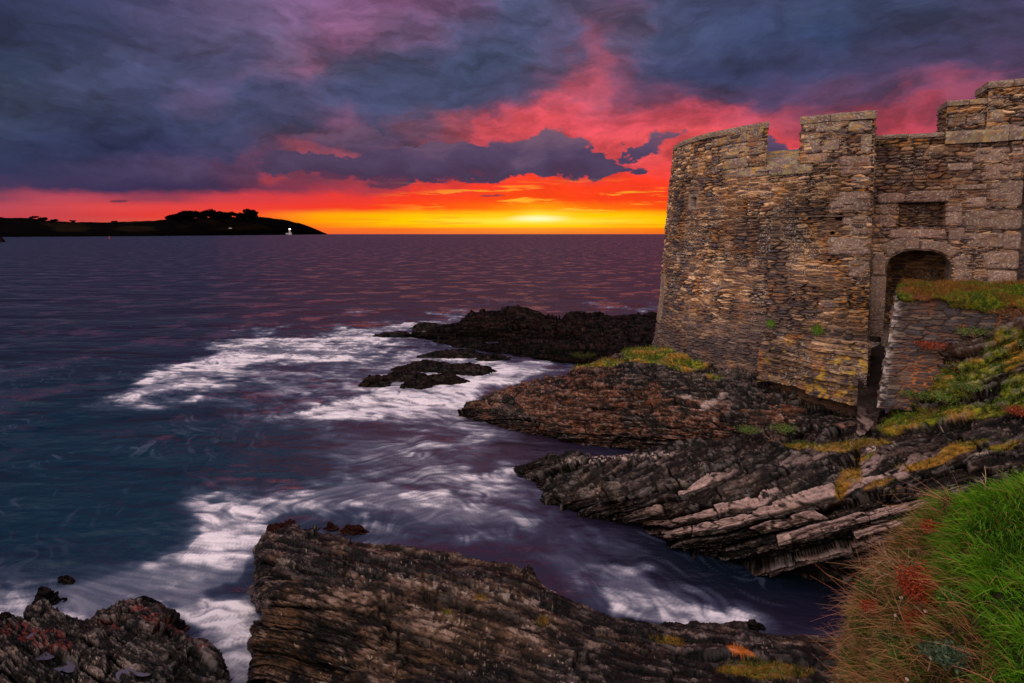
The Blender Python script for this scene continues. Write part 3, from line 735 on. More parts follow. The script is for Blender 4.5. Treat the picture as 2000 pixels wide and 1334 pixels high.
def buoy():
    p = atZ(214, 466.2, 0); root = empty('buoy', p, 'small red navigation buoy floating off the headland', 'buoy')
    m = p[1] / F
    V = []; Q = []; lathe(V, Q, [(.05, -.5), (1.6 * m, -.3), (1.6 * m, 1.1 * m), (.5 * m, 1.3 * m)]); mesh_py('float', V, Q, M_red, root)
    V = []; Q = []; lathe(V, Q, [(.9 * m, 1.2 * m), (.35 * m, 3.6 * m), (.7 * m, 3.7 * m), (.05, 5.0 * m)]); mesh_py('topmark', V, Q, M_red, root)
buoy()
def beacon():
    p = atZ(-2, 473, 0); m = p[1] / F; root = empty('beacon', p, 'dark conical stone beacon cut by the left edge of the photo', 'beacon')
    V = []; Q = []; lathe(V, Q, [(11 * m, -2), (10.5 * m, 0), (8.5 * m, 4 * m), (5 * m, 10 * m), (2.5 * m, 17 * m), (.4 * m, 18 * m), (.02, 18.2 * m)], n=20); mesh_py('stone_cone', V, Q, M_bark, root)
    V = []; Q = []; tube(V, Q, (0, 0, 17 * m), (0, 0, 24 * m), .3 * m, .25 * m); lathe(V, Q, [(.02, 23 * m), (1.1 * m, 24 * m), (.02, 25 * m)], n=8); mesh_py('pole', V, Q, M_bark, root)
beacon()

# ================================================================== ROCKS
def mask_field(P, lst, seed=0, soft=(.3, 1.2), wob=30):
    px, py = proj(P)
    x, y, z = P[..., 0], P[..., 1], P[..., 2]
    w1 = fbm(x * 1.5, y * 1.5, z * 1.5, 401 + seed, 4) - .5; w2 = fbm(x * 1.5, y * 1.5, z * 1.5, 433 + seed, 4) - .5
    return blobs(px + w1 * wob * 2.4, py + w2 * wob, lst, soft) + (fbm(x * 5, y * 5, z * 5, 455 + seed, 4) - .5) * .8

def moss_color(P, seed=0, dry=.4):
    x, y, z = P[..., 0], P[..., 1], P[..., 2]
    n = fbm(x * 3, y * 3, z * 3, 501 + seed, 4); n2 = fbm(x * 14, y * 14, z * 14, 502 + seed, 3)
    c = mixc((.030, .060, .010), (.13, .16, .015), sstep(.35, .65, n2))
    c = mixc(c, (.22, .11, .02), sstep(.62 - dry * .3, .8 - dry * .3, n) * .8)
    return c

GRASS_SPOTS = []    # (P, N, mask, count, kind) filled by the sheets, planted later

# --- near outcrop in the middle of the foreground
rows = [
 [(520, 1048, .50), (600, 1036, .6), (720, 1060, .65), (850, 1082, .7), (1000, 1100, .75), (1075, 1152, .7), (1200, 1205, .65), (1330, 1230, .6), (1450, 1238, .62), (1600, 1245, .7), (1780, 1250, .8)],
 [(500, 1090, .75), (600, 1092, 1.0), (720, 1115, 1.1), (850, 1140, 1.15), (980, 1165, 1.15), (1085, 1205, 1.1), (1210, 1240, 1.0), (1330, 1262, 1.0), (1450, 1272, 1.1), (1600, 1275, 1.2), (1780, 1280, 1.3)],
 [(528, 1150, .85), (600, 1165, 1.15), (720, 1195, 1.3), (850, 1220, 1.35), (970, 1240, 1.35), (1080, 1265, 1.35), (1200, 1290, 1.3), (1320, 1302, 1.3), (1440, 1300, 1.4), (1600, 1305, 1.55), (1780, 1310, 1.7)],
 [(492, 1212, .7), (590, 1235, 1.0), (710, 1270, 1.25), (840, 1295, 1.4), (960, 1310, 1.5), (1080, 1325, 1.5), (1200, 1345, 1.5), (1320, 1350, 1.55), (1440, 1345, 1.65), (1600, 1345, 1.8), (1780, 1350, 1.9)],
 [(492, 1290, .5), (590, 1330, .8), (710, 1360, 1.2), (840, 1390, 1.4), (960, 1400, 1.55), (1080, 1410, 1.6), (1200, 1420, 1.65), (1320, 1420, 1.7), (1440, 1420, 1.8), (1600, 1420, 1.9), (1780, 1420, 2.0)],
 [(510, 1370, .3), (600, 1430, .6), (720, 1480, 1.0), (850, 1500, 1.2), (970, 1510, 1.4), (1080, 1520, 1.5), (1200, 1530, 1.6), (1320, 1530, 1.7), (1440, 1530, 1.8), (1600, 1530, 1.9), (1780, 1530, 2.0)]]
A = ctrl(rows, (.28, .4, .22, .4), -.9)
bC = (.36, .77, .52)
def colC(P, N, D, info):
    c = rock_color(P, N, D, info, seed=21, brown=.9, pale=.40, rust=(.15, .085, .042), lich=.0, wetz=.5)
    px, py = proj(P)
    m = mask_field(P, [(1220, 1262, 40, 5, 15, .6), (945, 1165, 20, 8, 10, .9), (880, 1195, 20, 8, 0, .9), (1060, 1215, 22, 12, 0, .9), (1160, 1250, 16, 6, 0, .5), (1310, 1250, 60, 14, 10, .9), (1500, 1310, 120, 22, 0, 1.2), (1480, 1280, 60, 12, 15, .5), (1040, 1200, 40, 6, 10, .4)], 3, wob=14)
    global mC; mC = sstep(.45, .9, m)
    c[..., :3] = mixc(c[..., :3], moss_color(P, 3, .9), mC)
    c[..., 3] = c[..., 3] * (1 - mC) + .9 * mC
    # pale scoured band near the crest, purple tide line and lichen patch
    pb = sstep(.4, .8, mask_field(P, [(850, 1140, 120, 14, 14, 1.0), (1000, 1165, 110, 14, 18, .9), (780, 1245, 220, 14, 14, .5), (560, 1100, 60, 18, 10, .6)], 6, wob=10)) * sstep(.5, .62, fbm(P[..., 0] * 16, P[..., 1] * 16, P[..., 2] * 16, 66, 4))
    c[..., :3] = mixc(c[..., :3], (.34, .32, .32), pb * .6)
    ol = sstep(.5, .8, mask_field(P, [(1450, 1272, 50, 10, 20, 1.0), (1440, 1268, 16, 12, 20, .8)], 8, wob=8))
    c[..., :3] = mixc(c[..., :3], (.42, .13, .02), ol)
    c[..., :3] *= .72
    pu = sstep(.6, .15, P[..., 2]) * .8
    c[..., :3] = mixc(c[..., :3], (.10, .035, .045), pu * sstep(.4, .6, fbm(P[..., 0] * 5, P[..., 1] * 5, P[..., 2] * 5, 67, 3)) * .6)
    return c
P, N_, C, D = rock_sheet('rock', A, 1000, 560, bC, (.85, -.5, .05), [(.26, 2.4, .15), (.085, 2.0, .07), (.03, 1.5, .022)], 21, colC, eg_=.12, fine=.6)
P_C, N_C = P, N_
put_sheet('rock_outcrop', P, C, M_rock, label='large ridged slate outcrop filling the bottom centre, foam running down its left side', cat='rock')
GRASS_SPOTS.append((P, N_, mC * (np.abs(N_[..., 2]) > .2), 5000, 'dry'))

# --- near outcrop in the lower left corner
top = [(-700, 1215, .35), (-380, 1240, .45), (-90, 1225, .4), (0, 1222, .4), (70, 1192, .42), (150, 1200, .42), (250, 1184, .5), (330, 1212, .45), (400, 1262, .42), (440, 1310, .4), (465, 1350, .4)]
rows = []
for k, (dy, dz) in enumerate(((0, 0), (38, .18), (85, .28), (140, .32), (210, .36), (300, .38))):
    rows.append([(x + k * 9 * (x / 400), y + dy * (1 - .35 * (max(i - 2, 0) / 8)), z + dz * (.9 if i not in (0,) else .6)) for i, (x, y, z) in enumerate(top)])
A = ctrl(rows, (.3, .3, .3, .2), -.8)
def colD(P, N, D, info):
    c = rock_color(P, N, D, info, seed=37, brown=.45, pale=.6, rust=(.12, .06, .03), wetz=.8); c[..., :3] *= .7
    pu = sstep(.4, .7, mask_field(P, [(60, 1240, 110, 26, 15, .9), (320, 1215, 130, 16, 28, 1.0), (200, 1215, 60, 12, 20, .6), (110, 1245, 30, 20, 40, .8)], 12, wob=12))
    c[..., :3] = mixc(c[..., :3], (.16, .03, .03), pu * .6 * sstep(.42, .62, fbm(P[..., 0] * 14, P[..., 1] * 14, P[..., 2] * 14, 39, 4)))
    return c
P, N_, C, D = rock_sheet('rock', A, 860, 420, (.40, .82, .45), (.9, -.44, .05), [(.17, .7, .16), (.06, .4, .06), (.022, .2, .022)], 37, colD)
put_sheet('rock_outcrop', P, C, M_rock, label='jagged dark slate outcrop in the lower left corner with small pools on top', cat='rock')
P_D = P

# rock pools on the corner outcrop
M_pool = bpy.data.materials.new('still_water'); M_pool.use_nodes = True
_b = M_pool.node_tree.nodes['Principled BSDF']; _b.inputs['Base Color'].default_value = (.07, .06, .10, 1); _b.inputs['Roughness'].default_value = .05; _b.inputs['IOR'].default_value = 1.9
_n = M_pool.node_tree.nodes.new('ShaderNodeTexNoise'); _n.inputs['Scale'].default_value = 14; _bp = M_pool.node_tree.nodes.new('ShaderNodeBump'); _bp.inputs['Strength'].default_value = .05
M_pool.node_tree.links.new(_n.outputs['Fac'], _bp.inputs['Height']); M_pool.node_tree.links.new(_bp.outputs[0], _b.inputs['Normal'])
def surface_z(Pg, x, y, q=.5, rad=.12):
    d = (Pg[..., 0] - x) ** 2 + (Pg[..., 1] - y) ** 2
    m = d < rad * rad
    if not m.any(): return float(Pg.reshape(-1, 3)[d.argmin(), 2])
    return float(np.quantile(Pg[..., 2][m], q))
for i, (x, y, rx, ry, lb) in enumerate([(105, 1268, .20, .17, 'largest still pool on the lower left outcrop reflecting the sky'), (150, 1300, .16, .10, 'pool near the middle of the lower left outcrop'),
                                   (262, 1312, .17, .12, 'bluish pool in a cleft on the right part of the lower left outcrop'), (75, 1240, .10, .08, 'small pool near the top edge of the lower left outcrop'), (90, 1318, .2, .07, 'narrow pool at the very bottom of the lower left outcrop')]):
    p = atZ(x, y, .68); zz = surface_z(P_D, p[0], p[1], .28, .16)
    p = atZ(x, y, zz); V = [(0, 0, 0)]; n = 28
    for k in range(n):
        a = 2 * math.pi * k / n; rr = 1 + .25 * math.sin(3 * a + i) + .15 * math.sin(5 * a + 2 * i)
        V.append((math.cos(a) * rx * rr, math.sin(a) * ry * rr, 0))
    o = mesh_py('rock_pool', V, [], M_pool); me = o.data
    me.clear_geometry(); me.from_pydata(V, [], [(0, 1 + k, 1 + (k + 1) % n) for k in range(n)]); me.update()
    o.location = (p[0], p[1], zz + .012); tag(o, lb, 'rock pool')

# --- cliff foot under the tower
rows = [
 [(915, 790, .3), (1000, 757, .6), (1090, 733, .95), (1190, 697, 1.6), (1275, 677, 1.98), (1370, 684, 2.2), (1480, 712, 2.05), (1600, 735, 1.95), (1720, 745, 1.9)],
 [(908, 800, .22), (990, 782, .5), (1080, 765, .85), (1180, 735, 1.4), (1270, 722, 1.75), (1370, 728, 1.85), (1480, 765, 1.75), (1600, 800, 1.6), (1720, 815, 1.5)],
 [(905, 806, .1), (1000, 810, .35), (1090, 805, .6), (1190, 790, .95), (1280, 780, 1.25), (1370, 782, 1.4), (1480, 812, 1.42), (1600, 830, 1.42), (1720, 835, 1.4)],
 [(908, 812, .0), (1005, 833, .12), (1098, 845, .25), (1198, 850, .35), (1290, 855, .55), (1380, 852, .8), (1480, 850, 1.15), (1600, 848, 1.35), (1720, 845, 1.38)],
 [(915, 818, -.2), (1010, 850, -.2), (1105, 872, -.2), (1205, 890, -.2), (1300, 900, -.1), (1390, 893, .2), (1480, 872, .8), (1600, 860, 1.2), (1720, 855, 1.3)]]
A = ctrl(rows, (.5, .3, .5, .4), -.9)
def colA(P, N, D, info):
    c = rock_color(P, N, D, info, seed=51, brown=.95, pale=.22, rust=(.18, .06, .02), wetz=.35); c[..., :3] *= .85
    m = mask_field(P, [(1285, 695, 95, 26, 12, 1.3), (1190, 708, 60, 12, -8, .9), (1130, 716, 30, 8, 0, .6), (1350, 712, 50, 16, 0, .9), (1440, 735, 40, 8, 0, .5), (1395, 735, 18, 8, 0, .8), (1520, 830, 40, 8, 0, .4)], 21, wob=16)
    global mA; mA = sstep(.4, .75, m)
    c[..., :3] = mixc(c[..., :3], moss_color(P, 5, .45), mA); c[..., 3] = c[..., 3] * (1 - mA) + .9 * mA
    pb = sstep(.45, .8, mask_field(P, [(1385, 790, 26, 14, -30, .9), (1345, 775, 30, 6, 10, .8), (1410, 770, 16, 12, 0, .8), (1400, 820, 14, 8, 0, .8), (960, 775, 60, 10, 0, .5)], 23, wob=10))
    c[..., :3] = mixc(c[..., :3], (.26, .23, .25), pb * .8)
    return c
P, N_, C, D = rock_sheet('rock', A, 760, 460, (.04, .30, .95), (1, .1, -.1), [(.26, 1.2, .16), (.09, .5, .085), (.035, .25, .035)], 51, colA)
P_A, N_A = P, N_
put_sheet('cliff', P, C, M_rock, label='rust brown slate cliff foot below the round tower', kind='structure')
GRASS_SPOTS.append((P, N_, mA * (np.abs(N_[..., 2]) > .25), 9000, 'moss'))

# --- ribbed slate slope and the turf above it, right of the inlet
rows = [
 [(1052, 893, .35), (1180, 886, .55), (1290, 876, .75), (1410, 848, 1.15), (1550, 838, 1.45), (1690, 822, 1.65), (1800, 765, 2.45), (1895, 650, 3.65), (2130, 590, 4.2)],
 [(1035, 905, .28), (1170, 908, .55), (1300, 900, .85), (1430, 880, 1.25), (1560, 873, 1.55), (1700, 862, 1.8), (1830, 832, 2.25), (1970, 780, 2.75), (2150, 740, 3.0)],
 [(1030, 922, .1), (1150, 940, .4), (1290, 940, .8), (1430, 930, 1.15), (1570, 922, 1.5), (1710, 912, 1.8), (1850, 885, 2.1), (1990, 855, 2.4), (2150, 840, 2.5)],
 [(1062, 962, .05), (1160, 975, .3), (1300, 985, .65), (1440, 985, 1.0), (1580, 980, 1.3), (1720, 965, 1.6), (1850, 950, 1.8), (2000, 940, 2.0), (2150, 940, 2.1)],
 [(1070, 980, .0), (1180, 1003, .12), (1320, 1035, .35), (1450, 1045, .65), (1580, 1045, .9), (1700, 1035, 1.15), (1850, 1030, 1.3), (2000, 1040, 1.4), (2150, 1060, 1.4)],
 [(1090, 990, -.15), (1215, 1030, -.1), (1350, 1078, .05), (1480, 1108, .15), (1600, 1115, .3), (1720, 1110, .5), (1850, 1110, .6), (2000, 1130, .6), (2150, 1150, .6)],
 [(1110, 1000, -.4), (1230, 1050, -.4), (1365, 1100, -.35), (1490, 1140, -.35), (1600, 1160, -.3), (1720, 1165, -.2), (1850, 1180, 0), (2000, 1200, 0), (2150, 1220, 0)]]
A = ctrl(rows, (.4, .3, .4, .5), -.9)
MOSS_B = [(1760, 770, 70, 40, -20, .9), (1860, 745, 90, 38, -15, 1.2), (1960, 690, 80, 60, -30, .9), (1790, 820, 110, 26, -12, 1.0), (1930, 800, 110, 22, -12, 1.0), (1660, 868, 110, 12, -6, .8), (1560, 870, 40, 8, 0, .6),
          (1690, 890, 50, 10, -10, .4), (1860, 880, 90, 14, -20, .8), (1660, 930, 30, 40, 40, .75), (1800, 905, 70, 12, -10, .7), (1720, 945, 45, 14, -25, .7), (1650, 965, 22, 22, 0, .6), (1740, 960, 30, 8, -20, .5),
          (1960, 870, 80, 10, -10, .6), (1450, 835, 40, 8, 0, .4), (1520, 900, 20, 6, 0, .4), (1990, 760, 60, 30, -20, .8)]
def colB(P, N, D, info):
    c = rock_color(P, N, D, info, seed=71, brown=.40, pale=.25, rust=(.11, .055, .03), wetz=.3, ribs=0); c[..., :3] *= .68
    px, py = proj(P)
    zone = blobs(px, py, [(1560, 1000, 330, 110, -12, 1.2), (1350, 960, 200, 60, 10, .8), (1800, 1030, 200, 80, 0, .8)], (.4, 1.2))
    f = info[0][2]; k, m_ = info[0][3], info[0][4]
    rb = sstep(.30, .50, hash2(k, m_, 911)) * sstep(.30, .5, f) * sstep(.99, .9, f) * np.clip(zone, 0, 1) * sstep(.30, .45, fbm(P[..., 0] * 6, P[..., 1] * 6, P[..., 2] * 12, 78, 4))
    c[..., :3] = mixc(c[..., :3], mixc((.15, .12, .14), (.36, .29, .30), fbm(P[..., 0] * 12, P[..., 1] * 12, P[..., 2] * 22, 79, 4)), np.clip(rb, 0, .9))
    c[..., 3] = np.where(rb > .3, .6, c[..., 3])
    ch = sstep(.45, .85, mask_field(P, [(1230, 890, 140, 12, -4, .9), (1120, 905, 60, 14, 0, .7)], 33, wob=10)) * sstep(.52, .64, fbm(P[..., 0] * 18, P[..., 1] * 18, P[..., 2] * 26, 81, 3))
    c[..., :3] = mixc(c[..., :3], (.30, .27, .29), ch * .8)
    qz = sstep(.55, .8, blobs(px, py, [(1700, 877, 14, 9, -20, 1), (1835, 838, 22, 4, -15, 1), (1920, 885, 20, 3, -6, 1), (1745, 868, 6, 8, 0, 1), (1640, 870, 8, 3, 0, 1)], (.5, 1.2)))
    c[..., :3] = mixc(c[..., :3], (.36, .33, .33), qz * sstep(.35, .6, fbm(P[..., 0] * 16, P[..., 1] * 16, P[..., 2] * 16, 83, 3)))
    m = mask_field(P, MOSS_B, 31, wob=22)
    global mB; mB = sstep(.35, .7, m)
    dry = sstep(820, 900, py)
    mc = mixc(moss_color(P, 7, .35), moss_color(P, 8, 1.3), dry)
    c[..., :3] = mixc(c[..., :3], mc, mB); c[..., 3] = c[..., 3] * (1 - mB) + .9 * mB
    es = sstep(.5, .8, mask_field(P, [(1900, 670, 140, 70, -20, 1.0)], 35)) * (1 - mB)
    c[..., :3] = mixc(c[..., :3], (.05, .03, .022), es * .8)
    return c
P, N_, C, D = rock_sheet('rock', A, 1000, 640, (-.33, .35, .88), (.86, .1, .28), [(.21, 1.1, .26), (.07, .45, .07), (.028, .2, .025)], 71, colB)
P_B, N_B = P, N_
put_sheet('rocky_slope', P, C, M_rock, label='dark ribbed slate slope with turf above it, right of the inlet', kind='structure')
GRASS_SPOTS.append((P, N_, mB * (np.abs(N_[..., 2]) > .2), 26000, 'moss2'))

# --- low reef behind the tower
rows = [
 [(735, 652, .08), (800, 650, .15), (862, 640, .3), (925, 612, 1.0), (985, 606, 1.15), (1050, 613, 1.0), (1095, 627, .65), (1125, 610, 1.0), (1200, 617, .9), (1300, 615, 1.0), (1400, 613, 1.1)],
 [(740, 655, .05), (800, 656, .12), (865, 652, .3), (930, 636, .65), (990, 630, .8), (1055, 632, .75), (1100, 640, .6), (1130, 634, .8), (1200, 638, .8), (1300, 638, .9), (1400, 638, 1.0)],
 [(760, 658, 0), (815, 662, .0), (870, 664, .08), (935, 662, .12), (995, 660, .22), (1058, 660, .3), (1105, 662, .35), (1140, 660, .6), (1200, 662, .7), (1300, 662, .9), (1400, 660, 1)],
 [(800, 664, -.1), (850, 670, -.05), (895, 678, 0), (950, 684, .05), (1005, 690, .1), (1060, 694, .15), (1110, 697, .2), (1160, 697, .4), (1220, 692, .8), (1300, 690, 1.1), (1400, 685, 1.3)],
 [(850, 672, -.3), (880, 680, -.3), (910, 690, -.3), (960, 697, -.25), (1010, 705, -.2), (1065, 712, -.2), (1120, 716, -.1), (1165, 716, .1), (1220, 712, .5), (1300, 710, .9), (1400, 700, 1.1)]]
A = ctrl(rows, (1.2, .5, .8, 1), -.9)
def colR(P, N, D, info):
    c = rock_color(P, N, D, info, seed=91, brown=.5, pale=.12, rust=(.06, .02, .018), wetz=.4)
    c[..., :3] *= .34; c[..., 0] *= 1.35; c[..., 3] = np.maximum(c[..., 3], .6)
    m = sstep(.5, .9, mask_field(P, [(1140, 692, 40, 8, 0, 1.0)], 41, wob=8)); c[..., :3] = mixc(c[..., :3], (.03, .04, .008), m)
    return c
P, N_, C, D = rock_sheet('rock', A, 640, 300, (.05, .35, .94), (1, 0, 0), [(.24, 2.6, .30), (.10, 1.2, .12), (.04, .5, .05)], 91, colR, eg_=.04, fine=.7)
put_sheet('reef', P, C, M_reef, label='long low black reef jutting into the sea left of the tower', cat='reef')

# --- separate small rocks awash
def sea_rock(px, py, rx, ry, hgt, label, seed, tilt=0.0, rust=False):
    """rx, ry in photo px at the waterline"""
    c0 = atZ(px, py, 0); m = c0[1] / F
    wx = rx * m; wy = max(ry * m * (c0[1] / H) * .9, .25 * wx)
    n = 90; u = np.linspace(-1.25, 1.25, n); U, Vv = np.meshgrid(u, u)
    rr = np.sqrt(U * U + Vv * Vv)
    an = np.arctan2(Vv, U)
    rr = rr * (1 + .35 * (fbm(np.cos(an) * 1.3 + seed, np.sin(an) * 1.3, an * 0, 600 + seed, 3) - .5) * 2)
    z = hgt * m * (1 - sstep(.25, 1.15, rr)) * (1 + tilt * U) - hgt * m * .35 * sstep(.8, 1.3, rr) - .25 * sstep(1.05, 1.3, rr)
    Pg = np.stack([U * wx, Vv * wy, z], -1) 
    W = Pg + c0
    N = grid_normals(Pg); N *= np.sign(N[..., 2].mean())
    th = max(.10, hgt * m * .30); info = {}; D = 0
    for i, s_ in enumerate((1, .35)):
        v, c, f, k, mm = strata(W, (.3, -.3, .85), (1, .1, -.1), th * s_, th * s_ * 4, seed * 5 + i)
        D = D + th * s_ * .8 * (v - .6) - th * s_ * .35 * c; info[i] = (v, c, f, k, mm)
    Pg = Pg + N * D[..., None]
    C = rock_color(W, grid_normals(Pg), D, info, seed=seed, brown=.3, pale=.2, wetz=1.2)
    C[..., :3] *= .55
    if rust: C[..., :3] = mixc(C[..., :3], (.16, .03, .03), np.full(C.shape[:2], .10))
    o = link('sea_rock', mesh_np('sea_rock', Pg.reshape(-1, 3), gridq(n, n), C.reshape(-1, 4)), M_reef)
    o.location = c0; tag(o, label, 'rock', 'rocks awash in the foam')
for a in [(835, 642, 34, 5, 12, 'low black rock awash just left of the long reef', 1),
          (775, 657, 42, 4, 9, 'thin flat rock awash at the left tip of the long reef', 2),
          (885, 697, 70, 6, 14, 'upper of the low rocks in the white water between reef and cliff', 3),
          (960, 703, 40, 5, 12, 'rock awash at the right end of the upper low rocks below the reef', 4),
          (835, 722, 75, 8, 15, 'long low rock left of centre in the white water below the reef', 5),
          (905, 728, 62, 9, 18, 'right hand neighbour of the long low rock in the white water', 6),
          (790, 740, 48, 7, 15, 'low rock under the left end of the long low rock', 7),
          (868, 748, 60, 8, 18, 'bulky wet rock at the front of the rock cluster in the white water', 8),
          (735, 752, 34, 7, 18, 'small dark rock with water pouring over it, leftmost of the cluster', 9),
          (815, 757, 38, 7, 14, 'small dark rock between the leftmost rock and the bulky wet one', 10),
          (548, 1040, 26, 8, 22, 'wet rock just off the upper left tip of the large outcrop', 11, 0, True),
          (568, 1026, 14, 4, 11, 'small reddish stone off the upper left tip of the large outcrop', 12, 0, True),
          (640, 1036, 18, 4, 10, 'small stone in the foam behind the left crest of the large outcrop', 13, 0, True),
          (690, 1042, 30, 6, 16, 'longer wet rock in the foam behind the crest of the large outcrop', 14, 0, True),
          (92, 1182, 32, 14, 34, 'pointed black rock standing in foam above the lower left outcrop', 15, -.5),
          (12, 1222, 20, 10, 30, 'round dark rock at the left edge above the lower left outcrop', 16),
          (125, 1140, 26, 8, 16, 'half drowned rock in the wash above the pointed black rock', 17),
          (270, 1185, 36, 7, 14, 'half drowned rock behind the crest of the lower left outcrop', 18),
          (1035, 925, 22, 5, 14, 'small stones awash at the tip of the ribbed slope', 19),
          (1465, 1232, 40, 8, 18, 'smooth rounded rock lapped by foam behind the right part of the large outcrop', 20)]:
    sea_rock(*a)

# ================================================================== CASTLE
CX, CY = 9.85, 17.6
def Rad(zr):   # tower radius against height relative to the eye
    return np.interp(zr, [-5, -4.3, -3.5, -2.4, -2.0, 0, 1.5, 2.8, 3.2], [5.5, 5.36, 5.20, 5.06, 5.02, 4.91, 4.82, 4.70, 4.68])
def tower_pt(ph, zr, off=0):
    r = Rad(zr) + off
    return np.stack([CX - r * np.sin(ph), CY - r * np.cos(ph), H + zr], -1)
def T(px, py):
    """photo pixel -> (angle, height) on the tower wall"""
    a, c = ray(px, py); a = float(a); c = float(c); zr = 0
    for _ in range(12):
        r = float(Rad(zr)); A_ = 1 + a * a; B_ = -2 * (a * CX + CY); C_ = CX * CX + CY * CY - r * r
        d = B_ * B_ - 4 * A_ * C_
        Yv = (-B_ - math.sqrt(max(d, 0))) / (2 * A_); zr = c * Yv
    return math.atan2(CX - a * Yv, CY - Yv), zr
PH0 = T(1703, 430)[0]
WA = np.array([8.66, 13.85]); WB = np.array([11.30, 12.70]); WL = np.linalg.norm(WB - WA); WD = (WB - WA) / WL; WN = np.array([WD[1], -WD[0]])
if WN[1] > 0: WN = -WN
def Wl(px, py, back=0.0):
    """photo pixel -> (metres along the curtain wall, height)"""
    a, c = ray(px, py); a = float(a); c = float(c)
    o = WA - WN * back
    # o + s*WD = Y*(a,1)
    s = (o[1] * a - o[0]) / (WD[0] - WD[1] * a); Yv = o[1] + s * WD[1]
    return s, c * Yv
def wall_pt(s, zr, off=0):
    return np.stack([WA[0] + WD[0] * s + WN[0] * off, WA[1] + WD[1] * s + WN[1] * off, H + zr + 0 * s], -1)

def stones(u, v, cw, ch, seed):
    """irregular coursed rubble: id hashes, distance to joint (0 at joint)"""
    u = u + (fbm(u * 1.3, v * 1.3, u * 0, seed + 2, 3) - .5) * .25; v = v + (fbm(u * .9, v * 2.5, u * 0, seed + 1, 4) - .5) * .13
    v = v + (fbm(u * 9, v * 9, u * 0, seed + 3, 2) - .5) * .025
    X = u / cw; Y = v / ch
    xi = np.floor(X); yi = np.floor(Y)
    F1 = np.full(u.shape, 9.); F2 = np.full(u.shape, 9.); id1 = np.zeros(u.shape); id2 = np.zeros(u.shape)
    for dx in (-1, 0, 1):
        for dy in (-1, 0, 1):
            gx, gy = xi + dx, yi + dy
            jx = hash2(gx, gy, seed + 11); jy = hash2(gx, gy, seed + 12); wgt = hash2(gx, gy, seed + 13)
            ex = np.abs(X - (gx + .1 + .8 * jx)); ey = np.abs(Y - (gy + .18 + .64 * jy))
            d = (ex ** 2.6 + ey ** 2.6) ** (1 / 2.6) - .22 * wgt
            new = d < F1
            F2 = np.where(new, F1, np.minimum(F2, d)); F1 = np.where(new, d, F1)
            id1 = np.where(new, hash2(gx, gy, seed + 21), id1); id2 = np.where(new, hash2(gx, gy, seed + 22), id2)
    return id1, id2, (F2 - F1)

PAL = np.array([(.105, .075, .055), (.15, .10, .065), (.055, .045, .05), (.24, .16, .10), (.085, .065, .06), (.30, .22, .15), (.12, .065, .04), (.065, .05, .06)])
def masonry(u, v, seed, big=.0, dark=0., warm=1., joint=None, depth=.05):
    a1, b1, e1 = stones(u, v, .30, .046, seed); a2, b2, e2 = stones(u, v, .28, .085, seed + 40)
    rg = fbm(u * .8, v * .8, u * 0, seed + 60, 3)
    sel = rg + big > .56
    a = np.where(sel, a2, a1); b = np.where(sel, b2, b1); e = np.where(sel, e2, e1)
    ed = sstep(.02, .30, e)
    n1 = fbm(u * 1.1, v * 1.3, u * 0, seed + 70, 4); n2 = fbm(u * 14, v * 24, u * 0, seed + 71, 4); n3 = fbm(u * 60, v * 80, u * 0, seed + 72, 2)
    D = depth * 1.25 * (.25 + .75 * b) * ed + (n2 - .5) * .03 * ed + (n1 - .5) * .06
    idx = np.clip((a * len(PAL)).astype(int), 0, len(PAL) - 1)
    c = (PAL[idx] ** 1.18 * 1.75) * (.45 + 1.1 * n2)[..., None] * (.62 + .76 * sstep(.3, .7, fbm(u * .7, v * 1.4, u * 0, seed + 76, 4)))[..., None]
    # tan lime mortar in some regions, empty dark joints in others
    jm = sstep(.44, .60, fbm(u * 1.6, v * 2.0, u * 0, seed + 73, 4)) if joint is None else np.full(u.shape, joint)
    mort = mixc((.010, .007, .007), (.34, .215, .125), jm)
    c = mixc(mort, c, sstep(.03, .22, e))
    D = D - .035 * (1 - ed) * (1 - jm)
    ol = sstep(.56, .66, fbm(u * 2.2, v * 2.8, u * 0, seed + 74, 4)) * sstep(.45, .62, n2) * warm
    c = mixc(c, (.40, .18, .035), ol * .65)
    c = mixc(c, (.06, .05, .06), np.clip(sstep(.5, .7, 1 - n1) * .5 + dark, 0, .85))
    sp = sstep(.66, .74, n3) * sstep(.5, .6, fbm(u * 3, v * 3, u * 0, seed + 75, 3))
    c = mixc(c, (.55, .50, .44), sp * .7)
    return D, c

def granite_col(u, v, seed, lich=.3, pink=0.):
    n1 = fbm(u * 3, v * 3, u * 0, seed, 4); n2 = fbm(u * 45, v * 45, u * 0, seed + 1, 3); n3 = fbm(u * 9, v * 9, u * 0, seed + 2, 4)
    c = mixc((.085, .062, .058), (.20, .15, .13), n1 + (n2 - .5) * .9)
    c = mixc(c, (.20, .10, .085), np.full(u.shape, pink) * n1)
    c = mixc(c, (.42, .40, .36), sstep(.64, .72, n2) * .55)
    if lich:
        c = mixc(c, (.30, .29, .13), sstep(.50, .66, n3) * lich * .8)
        c = mixc(c, (.45, .26, .03), sstep(.60, .68, fbm(u * 6, v * 9, u * 0, seed + 4, 4)) * lich)
    return c * np.array((1.12, 1.10, 1.14))

class Build:
    def __init__(s): s.V = []; s.Q = []; s.C = []; s.n = 0
    def grid(s, P, C, mask=None, flip=None):
        nv, nu = P.shape[:2]
        q = gridq(nu, nv, s.n, mask)
        s.V.append(P.reshape(-1, 3)); s.C.append(np.asarray(C).reshape(-1, 3)); s.Q.append(q); s.n += nu * nv
    def make(s, name, mat, parent, org=None):
        V = np.concatenate(s.V); C = np.concatenate(s.C); Q = np.concatenate(s.Q)
        if org is not None: V = V - np.asarray(org)
        return link(name, mesh_np(name, V, Q, C), mat, parent)

